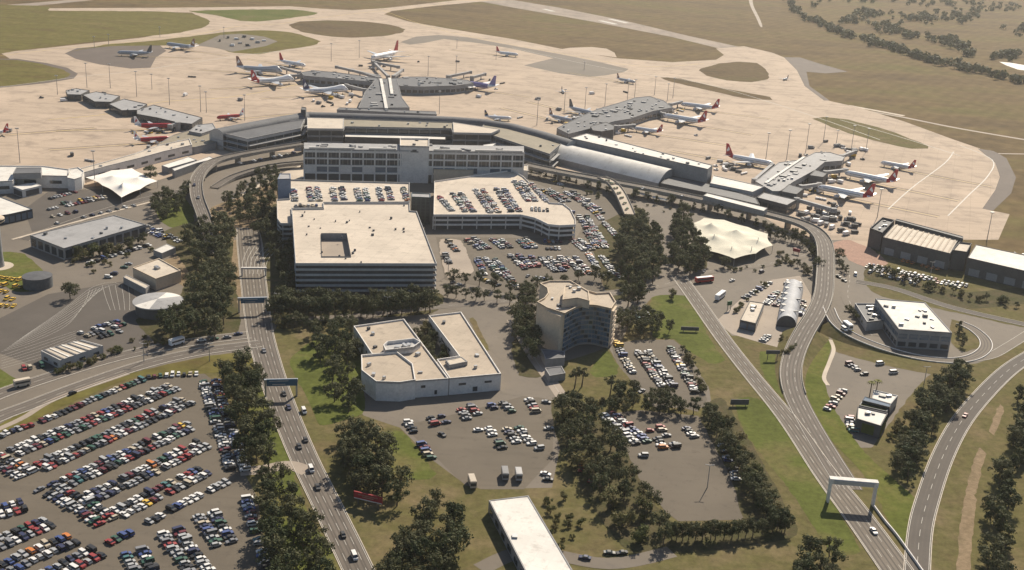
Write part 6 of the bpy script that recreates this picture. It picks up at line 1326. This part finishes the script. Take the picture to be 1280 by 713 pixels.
def crown_mesh(kind, seed):
    """unit tree 10 m tall: crown of leaf sprays gathered in clumps on real limbs"""
    rn = random.Random(seed); V = []; F = []
    clumps = []
    if kind == 'gum':
        n = rn.randint(15, 20)
        for i in range(n):
            a = rn.uniform(0, 6.28); q = rn.uniform(0.05, 1) ** 0.6; z = rn.uniform(3.4, 9.2); env = 3.6 * math.sin(min(1, max(0.12, (z - 2.0) / 8.0)) * math.pi) ** 0.6
            clumps.append((env * q * math.cos(a), env * q * math.sin(a), z, rn.uniform(1.0, 1.7)))
    elif kind == 'pine':
        for i in range(20):
            z = rn.uniform(1.2, 9.3); env = 2.9 * (1 - (z / 10.2)) ** 0.7 + 0.35; a = rn.uniform(0, 6.28); q = rn.uniform(0.3, 1); clumps.append((env * q * math.cos(a), env * q * math.sin(a), z, rn.uniform(0.8, 1.35)))
    elif kind == 'broad':
        for i in range(22):
            a = rn.uniform(0, 6.28); q = rn.uniform(0, 1) ** 0.5; z = rn.uniform(2.2, 9.2); env = 4.3 * math.sqrt(max(0.05, 1 - ((z - 5.4) / 4.4) ** 2)); clumps.append((env * q * math.cos(a), env * q * math.sin(a), z, rn.uniform(1.1, 1.8)))
    elif kind == 'slender':
        for i in range(9):
            a = rn.uniform(0, 6.28); q = rn.uniform(0, 1) ** 0.5; z = rn.uniform(6.4, 9.4); clumps.append((2.1 * q * math.cos(a), 2.1 * q * math.sin(a), z, rn.uniform(0.8, 1.3)))
    elif kind == 'shrub':
        for i in range(9):
            a = rn.uniform(0, 6.28); q = rn.uniform(0, 1) ** 0.5; clumps.append((4.0 * q * math.cos(a), 4.0 * q * math.sin(a), rn.uniform(1.5, 7.5), rn.uniform(1.8, 2.8)))
    for cx, cy, cz, r in clumps:
        for j in range(int(34 * r)):
            d = Vector((rn.gauss(0, 1), rn.gauss(0, 1), rn.gauss(0, 0.8) + 0.15)).normalized() * r * rn.uniform(0.35, 1.05)
            p = Vector((cx, cy, cz)) + d; s = rn.uniform(0.26, 0.52) * (1.5 if kind == 'shrub' else 1); nrm = (d.normalized() + Vector((rn.uniform(-.8, .8), rn.uniform(-.8, .8), rn.uniform(-.3, .9)))).normalized()
            t = nrm.orthogonal().normalized(); t.rotate(Matrix.Rotation(rn.uniform(0, 6.28), 3, nrm)); b = nrm.cross(t); k = len(V)
            V += [tuple(p + t * s * 1.1), tuple(p + b * s * 0.62), tuple(p - t * s), tuple(p - b * s * 0.62)]; F.append((k, k + 1, k + 2, k + 3))
    tm = MB(); lean = Vector((rn.uniform(-.4, .4), rn.uniform(-.4, .4), 0)); top = 5.2 if kind in ('gum', 'broad') else (8.6 if kind in ('pine', 'slender') else 1.2); base = Vector((0, 0, -0.15)); hub = Vector((lean.x, lean.y, top * 0.55)); 
    tm.tube(base, hub, 0.30, 0.22, 7); tm.tube(hub, Vector((lean.x * 1.6, lean.y * 1.6, top)), 0.22, 0.10, 6)
    for cx, cy, cz, r in clumps[:8]:
        if kind in ('gum', 'broad', 'slender'): tm.tube(hub + (Vector((lean.x * 1.6, lean.y * 1.6, top)) - hub) * rn.uniform(0.0, 0.7), Vector((cx, cy, cz)), 0.13, 0.04, 5)
        elif kind == 'pine': tm.tube(Vector((lean.x, lean.y, cz * 0.9)), Vector((cx, cy, cz)), 0.08, 0.03, 5)
        else: tm.tube(Vector((0, 0, 0)), Vector((cx, cy, cz)), 0.2, 0.06, 5)
    leaf = {'gum': 'leaf_gum', 'broad': 'leaf_gum', 'slender': 'leaf_gum', 'pine': 'leaf_pine', 'shrub': 'leaf_shrub'}[kind]
    return mesh('crown', V, F, [leaf]), tm.data('trunk', ['bark'])
TREEV = {k: [crown_mesh(k, 100 + 17 * i + len(k)) for i in range(4 if k in ('gum', 'broad') else 3)] for k in ('gum', 'pine', 'broad', 'slender', 'shrub')}
KN = {'gum': 'gum tree', 'pine': 'dark conifer', 'broad': 'spreading tree', 'slender': 'slender tall-stemmed tree', 'shrub': 'shrub'}
TREES = []
def addtree(x, y, h, kind, lab, grp, r):
    s = h / 10; TREES.append((x, y, random.uniform(0, 6.28), (s * r * random.uniform(.85, 1.15), s * r * random.uniform(.85, 1.15), s), kind, random.choice(TREEV[kind]), lab, grp))
def tree(px, h, kind, lab, grp, r=1.0):
    p = G(*px[:2]); addtree(p.x, p.y, h, kind, lab, grp, r)
def inpoly(x, y, P):
    c = False
    for i in range(len(P)):
        (x1, y1), (x2, y2) = P[i], P[(i + 1) % len(P)]
        if (y1 > y) != (y2 > y) and x < (x2 - x1) * (y - y1) / (y2 - y1) + x1: c = not c
    return c
def grove(phrase, px, spacing, hmin, hmax, kinds, r=1.0, grp=None, cap=999):
    """trees one by one inside an outline traced on the ground"""
    W = [tuple(G2(*p)) for p in px]; xs = [p[0] for p in W]; ys = [p[1] for p in W]; got = []; tries = 0
    while tries < 500 and len(got) < cap:
        tries += 1; x, y = random.uniform(min(xs), max(xs)), random.uniform(min(ys), max(ys))
        if inpoly(x, y, W) and all((x - a) ** 2 + (y - b) ** 2 > spacing ** 2 for a, b in got): got.append((x, y))
    got.sort(key=lambda q: q[0] / q[1]); cnt = {}
    kk = [random.choice(kinds) for _ in got]
    for (x, y), k in zip(got, kk):
        i = cnt.get(k, 0); cnt[k] = i + 1
        addtree(x, y, random.uniform(hmin, hmax), k, '%s %s from left %s' % (ordw(i), KN[k], phrase), grp or ('trees ' + phrase), r)
def treeline(phrase, px, n, hmin, hmax, kinds, jit=1.5, r=1.0):
    C = catmull(px, 8); cnt = {}
    for i in range(n):
        f = (i + 0.5) / n * (len(C) - 1); k = int(f); t = f - k; x = C[k][0] + (C[k + 1][0] - C[k][0]) * t + random.uniform(-jit, jit); y = C[k][1] + (C[k + 1][1] - C[k][1]) * t + random.uniform(-jit, jit) * 0.5
        kd = random.choice(kinds); j = cnt.get(kd, 0); cnt[kd] = j + 1
        tree((x, y), random.uniform(hmin, hmax), kd, '%s %s of the row %s' % (ordw(j), KN[kd], phrase), 'trees ' + phrase, r)
grove('in the tall grove left of the main road', [(228, 312), (252, 285), (285, 285), (290, 340), (296, 405), (280, 428), (215, 432), (200, 420), (238, 392), (243, 345)], 7.5, 11, 15, ['gum', 'broad', 'gum'])
grove('between the main road and the parking building', [(306, 268), (342, 255), (346, 300), (366, 315), (366, 400), (340, 404), (339, 340), (332, 300), (308, 300)], 8.5, 9, 13, ['gum', 'broad', 'pine'])
treeline('in front of the parking building', [(342, 396), (400, 398), (470, 396), (543, 390)], 22, 10, 14, ['broad', 'broad', 'gum'], 2.5)
treeline('close under the parking building wall', [(350, 384), (400, 386), (470, 384), (535, 380)], 13, 9, 12, ['broad', 'gum'])
treeline('behind the crossing below the parking building', [(350, 408), (380, 410), (425, 410)], 7, 6, 9, ['broad', 'shrub'])
grove('on the lawn left of the white building', [(372, 420), (440, 412), (446, 450), (447, 505), (438, 522), (412, 500), (400, 455)], 7.5, 8, 12, ['gum', 'broad'])
grove('around the red billboard', [(430, 578), (455, 562), (480, 575), (503, 612), (500, 640), (472, 622), (440, 616)], 6.0, 10, 13.5, ['broad', 'gum'])
tree((545, 638), 9, 'broad', 'single round tree on the grass left of the trucks', 'single trees', 0.9)
grove('beside the main road above the red billboard', [(426, 545), (446, 540), (452, 560), (434, 575)], 6.0, 7, 10, ['broad', 'gum'])
grove('in the clump at the bottom left of the white shed', [(492, 690), (530, 660), (570, 665), (575, 690), (560, 730), (480, 735)], 5.5, 9, 12, ['gum', 'broad'])
grove('in the belt right of the crowded car park', [(278, 470), (318, 462), (328, 510), (342, 570), (334, 592), (306, 598), (294, 540)], 6.5, 9, 13, ['broad', 'gum'])
grove('in the belt left of the lower main road', [(330, 620), (352, 605), (376, 635), (398, 690), (408, 735), (340, 735)], 6.0, 9, 12.5, ['broad', 'gum'])
grove('behind the curved hotel on its left', [(638, 400), (662, 375), (668, 420), (668, 455), (648, 440)], 6.5, 9, 13, ['gum', 'broad'])
grove('in the tree belt left of the half-empty lot', [(700, 508), (748, 520), (768, 566), (800, 615), (838, 668), (848, 688), (800, 695), (770, 650), (720, 600), (704, 560)], 6.4, 8, 11.5, ['gum', 'broad', 'gum', 'shrub'])
treeline('below the half-empty lot', [(838, 676), (880, 676), (930, 672), (985, 664)], 17, 6, 8.5, ['gum', 'broad'], 1.5, 0.9)
treeline('along the right side of the half-empty lot', [(884, 525), (905, 560), (930, 605), (955, 645), (978, 668)], 15, 7.5, 10, ['broad', 'gum'])
treeline('doubling the belt right of the half-empty lot', [(898, 525), (925, 570), (950, 615), (975, 652)], 10, 6, 9, ['broad', 'shrub'])
grove('around the hotel car park', [(770, 405), (800, 405), (830, 402), (838, 418), (800, 422), (775, 418)], 6.0, 7, 11, ['broad', 'gum'])
treeline('along the right hedge of the hotel car park', [(852, 440), (866, 462), (880, 492)], 7, 4, 6, ['shrub', 'broad'])
grove('below the hotel car park', [(775, 485), (800, 492), (870, 512), (888, 520), (760, 518)], 5.5, 6, 9, ['broad', 'gum'])
for (x, y, lab) in [(722, 497, 'slender tree on the hotel lawn, right-hand one'), (718, 486, 'slender tree on the hotel lawn, left of three'), (727, 484, 'slender tree on the hotel lawn, middle of three')]: tree((x, y) if 'right' not in lab else (762, 496), 10, 'slender', lab, 'slender trees on the hotel lawn', 1.15)
grove('left of the cream tent in the dark clump', [(765, 345), (778, 290), (800, 275), (825, 300), (826, 340), (800, 380), (785, 385)], 7.0, 10, 15, ['gum', 'pine', 'gum'])
grove('against the left side of the cream tent', [(838, 330), (842, 285), (856, 272), (866, 300), (885, 335), (880, 345), (850, 345)], 6.5, 10, 15, ['pine', 'gum'])
tree((905, 335), 8, 'broad', 'tree in front of the cream tent', 'single trees')
tree((840, 374), 6, 'shrub', 'shrub at the top of the diagonal road lawn', 'single trees')
grove('in the dense conifer belt left of the dark curving road', [(1110, 592), (1120, 566), (1152, 508), (1192, 472), (1208, 470), (1200, 495), (1172, 528), (1150, 575), (1134, 606)], 4.6, 8, 10.5, ['broad', 'pine', 'broad'], 1.15)
grove('in the plantation at the right edge', [(1268, 500), (1300, 500), (1300, 570), (1270, 610), (1266, 735), (1226, 735), (1238, 640), (1252, 560)], 5.4, 8, 11, ['broad', 'pine', 'broad'], 1.15)
grove('at the bottom right of the wide lawn', [(995, 712), (1030, 690), (1048, 705), (1046, 735), (990, 738)], 5.5, 7, 10, ['gum', 'broad'])
treeline('of the car lot behind the curved hotel', [(562, 352), (600, 358), (650, 368), (690, 358), (740, 350), (762, 358)], 13, 6, 9.5, ['broad', 'gum'])
treeline('in front of the crossroads car lot', [(556, 372), (600, 376), (655, 384)], 8, 6, 8.5, ['broad', 'gum'])
grove('in the courtyard of the low white building', [(518, 425), (540, 412), (562, 445), (548, 462), (540, 460)], 4.6, 5, 7.5, ['broad', 'shrub'])
treeline('below the freight sheds', [(1090, 340), (1140, 355), (1200, 372), (1285, 385)], 22, 3.5, 6.5, ['shrub', 'broad', 'gum'], 5)
treeline('right of the grey office block', [(1196, 412), (1200, 425), (1204, 436)], 4, 6, 9, ['pine', 'gum'])
treeline('left of the office annex', [(1062, 388), (1068, 398), (1080, 408)], 5, 3.5, 6, ['shrub', 'broad'])
treeline('under the right viaduct bend', [(955, 296), (975, 300), (1000, 306), (1016, 322), (1022, 345)], 14, 7, 12, ['pine', 'pine', 'gum'])
treeline('inside the right viaduct curve', [(972, 318), (985, 330), (1000, 335), (1010, 345)], 6, 4, 7, ['shrub', 'broad'])
treeline('right of the viaduct', [(1046, 322), (1052, 338), (1060, 342)], 4, 5, 8, ['pine', 'broad'])
treeline('in front of the long grey-roofed building', [(98, 324), (125, 320), (150, 315), (180, 303)], 14, 4.5, 8, ['broad', 'shrub', 'broad'], 3)
tree((88, 374), 9.5, 'broad', 'round dark tree beside the taxi lot lanes', 'single trees', 1.1)
tree((188, 228), 12, 'gum', 'dark tree between the white tent and the terminal', 'single trees', 1.3)
grove('below the pale canopy roofs', [(185, 262), (200, 248), (228, 250), (236, 240), (226, 268), (205, 278)], 6.5, 7, 11, ['gum', 'broad'])
treeline('along the left of the small shed in the taxi lot', [(70, 468), (95, 462), (125, 450), (150, 440)], 9, 3, 4.5, ['shrub'])
treeline('on the bank beside the arched shed', [(975, 425), (985, 428), (990, 440), (978, 446)], 6, 3, 4.5, ['shrub'])
treeline('along the depot yard hedge', [(918, 392), (930, 380), (958, 356)], 6, 2.5, 4, ['shrub'])
grove('inside the left viaduct curve', [(278, 262), (300, 240), (345, 215), (350, 240), (335, 275), (300, 285)], 7, 7, 11, ['gum', 'pine'])
treeline('along the terminal frontage road', [(662, 216), (720, 232), (800, 250), (880, 266), (960, 288)], 22, 5, 9, ['broad', 'pine'], 3)
# scattered low planting
for ph, px, n_ in [('around the viaduct bend', [(262, 240), (340, 215), (350, 250), (300, 262)], 10), ('below the terminal road', [(660, 222), (760, 245), (850, 262), (950, 285), (930, 288), (780, 262), (690, 232)], 16), ('in front of the cream tent', [(880, 335), (960, 328), (1000, 318), (1005, 330), (930, 342)], 14), ('beside the curved hotel garden', [(690, 495), (745, 480), (760, 505), (705, 520)], 10),
   ('on the grass below the trucks', [(660, 640), (700, 620), (735, 660), (700, 690)], 14), ('beside the long grey-roofed building', [(90, 330), (180, 305), (200, 315), (120, 345)], 12), ('along the taxi lot fence', [(150, 420), (200, 425), (220, 430), (170, 440)], 9), ('behind the motel blocks', [(1110, 540), (1125, 520), (1132, 530), (1115, 560)], 6)]:
    grove(ph, px, 2.2, 1.6, 4.0, ['shrub'], 1.0, 'low shrubs ' + ph, n_)
# the 300 largest trees and the shrubs stay individuals, the farther ones are one mass
TREES.sort(key=lambda t: t[0] ** 2 + t[1] ** 2)
nt_ = 0; V = []; F_ = []; MI = []; LM = {'leaf_gum': 0, 'leaf_pine': 1, 'leaf_shrub': 2, 'bark': 3}
for x, y, rz, sc_, kind, (cm, tm_), lab, grp in TREES:
    if kind == 'shrub' or nt_ < 300:
        o = empty('tree' if kind != 'shrub' else 'shrub', lab, 'tree' if kind != 'shrub' else 'shrub', (x, y, 0.03), rz, grp, sc_); link('trunk', tm_, o); link('crown', cm, o); nt_ += kind != 'shrub'
    else:
        nt_ += 1; ca, sa = math.cos(rz), math.sin(rz)
        for me in (cm, tm_):
            k = len(V); mi = LM[me.materials[0].name]
            V.extend([(x + ca * v.co.x * sc_[0] - sa * v.co.y * sc_[1], y + sa * v.co.x * sc_[0] + ca * v.co.y * sc_[1], 0.03 + v.co.z * sc_[2]) for v in me.vertices]); F_.extend([tuple(k + i for i in p.vertices) for p in me.polygons]); MI.extend([mi] * len(me.polygons))
if V: setp(link('terminal_trees', mesh('terminal_trees', V, F_, ['leaf_gum', 'leaf_pine', 'leaf_shrub', 'bark'], MI)), 'small far trees scattered round the terminal roads and lots', 'trees', None, 'stuff')
SC['tree_count'] = nt_
# palms
for k, (x, y) in enumerate([(1086, 500), (1094, 498)]):
    p = G(x, y); o = empty('palm_tree', '%s of the two palms behind the small white-roofed blocks' % ('left' if k == 0 else 'right'), 'palm tree', (p.x, p.y, 0.05), k * 1.3, 'palms by the small white blocks')
    t = MB(); t.tube((0, 0, 0), (0.2, 0.1, 8.5), 0.28, 0.2, 7); t.build('trunk', 'bark', o)
    for j in range(13):
        a = j * 2 * math.pi / 13; f = MB(); pts = [Vector((math.cos(a) * q, math.sin(a) * q, 8.6 + 0.9 * math.sin(q * 1.0) - 0.16 * q * q)) for q in (0, 0.8, 1.6, 2.4)]; wv = Vector((-math.sin(a), math.cos(a), 0))
        for i in range(3): f.add([pts[i] - wv * .35, pts[i] + wv * .35, pts[i + 1] + wv * (.3 if i < 2 else .05), pts[i + 1] - wv * (.3 if i < 2 else .05)], [(0, 1, 2, 3)])
        f.build('frond', 'leaf_palm', o)
# far woodland and creek line beyond the airfield: one mass
random.seed(5)
far = []
for x0, y0, x1, y1, n in [(984, 0, 990, 12, 10), (990, 12, 1010, 26, 22), (1010, 26, 1045, 40, 30), (1045, 40, 1068, 50, 18), (1078, 50, 1110, 60, 26), (1110, 60, 1150, 74, 34), (1150, 74, 1190, 84, 26), (1190, 84, 1240, 95, 26), (1240, 95, 1300, 108, 26)]:
    for k in range(n): t = random.random(); far.append((x0 + (x1 - x0) * t + random.gauss(0, 2.5), y0 + (y1 - y0) * t + random.gauss(0, 1.6)))
for cx, cy, rx, ry, n in [(1088, 20, 22, 4, 34), (1110, 38, 22, 6, 30), (1150, 24, 24, 5, 36), (1200, 22, 24, 7, 40), (1140, 47, 12, 3, 14), (1180, 52, 20, 5, 30), (1200, 60, 18, 4, 24), (1060, 28, 18, 5, 18), (1240, 10, 40, 6, 30), (1018, 8, 6, 4, 6), (1260, 72, 22, 5, 30), (1170, 6, 40, 4, 22), (1210, 70, 10, 3, 10), (1280, 40, 20, 6, 20), (820, -6, 60, 3, 14), (1100, 0, 60, 5, 30)]:
    for k in range(n): far.append((random.gauss(cx, rx * 0.55), random.gauss(cy, ry * 0.55)))
V = []; F_ = []
def puff(x, y, h):
    rr = h * random.uniform(0.5, 0.75)
    for j in range(26):
        d = Vector((random.gauss(0, 1), random.gauss(0, 1), random.gauss(0, 1))).normalized() * rr * random.uniform(0.5, 1.0); p = Vector((x, y, h * 0.55)) + Vector((d.x, d.y, d.z * 0.75)); s = rr * random.uniform(0.3, 0.5)
        nr = (d.normalized() + Vector((random.uniform(-.6, .6), random.uniform(-.6, .6), random.uniform(-.2, .8)))).normalized(); t = nr.orthogonal().normalized(); b = nr.cross(t); k = len(V)
        V.extend([tuple(p + t * s), tuple(p + b * s * .7), tuple(p - t * s), tuple(p - b * s * .7)]); F_.append((k, k + 1, k + 2, k + 3))
    k = len(V); V.extend([(x - .3, y, 0), (x + .3, y, 0), (x + .1, y, h * .6), (x - .1, y, h * .6)]); F_.append((k, k + 1, k + 2, k + 3))
for px_, py_ in far:
    if py_ < -40: continue
    q = G(px_, py_); puff(q.x, q.y, random.uniform(6, 12))
setp(link('far_woodland', mesh('far_woodland', V, F_, ['leaf_gum'])), 'scattered grey-green woodland along the creek beyond the airfield', 'woodland', None, 'stuff')
# ================================================================== HAZE
hm = bpy.data.materials.new('haze_air'); hm.use_nodes = True
n = hm.node_tree.nodes; n.remove(n['Principled BSDF'])
pv = n.new('ShaderNodeVolumePrincipled'); pv.inputs['Color'].default_value = (0.92, 0.90, 0.88, 1); pv.inputs['Density'].default_value = 0.00005; pv.inputs['Anisotropy'].default_value = 0.5
hm.node_tree.links.new(pv.outputs[0], n['Material Output'].inputs['Volume'])
hb = MB(); hb.box((0, 12000, 119), (40000, 25000 + 1000, 242)); ho = hb.build('haze', hm)
ho.data.materials.clear(); ho.data.materials.append(hm)
setp(ho, 'thin pale haze lying over the whole airfield', 'haze', None, 'stuff')
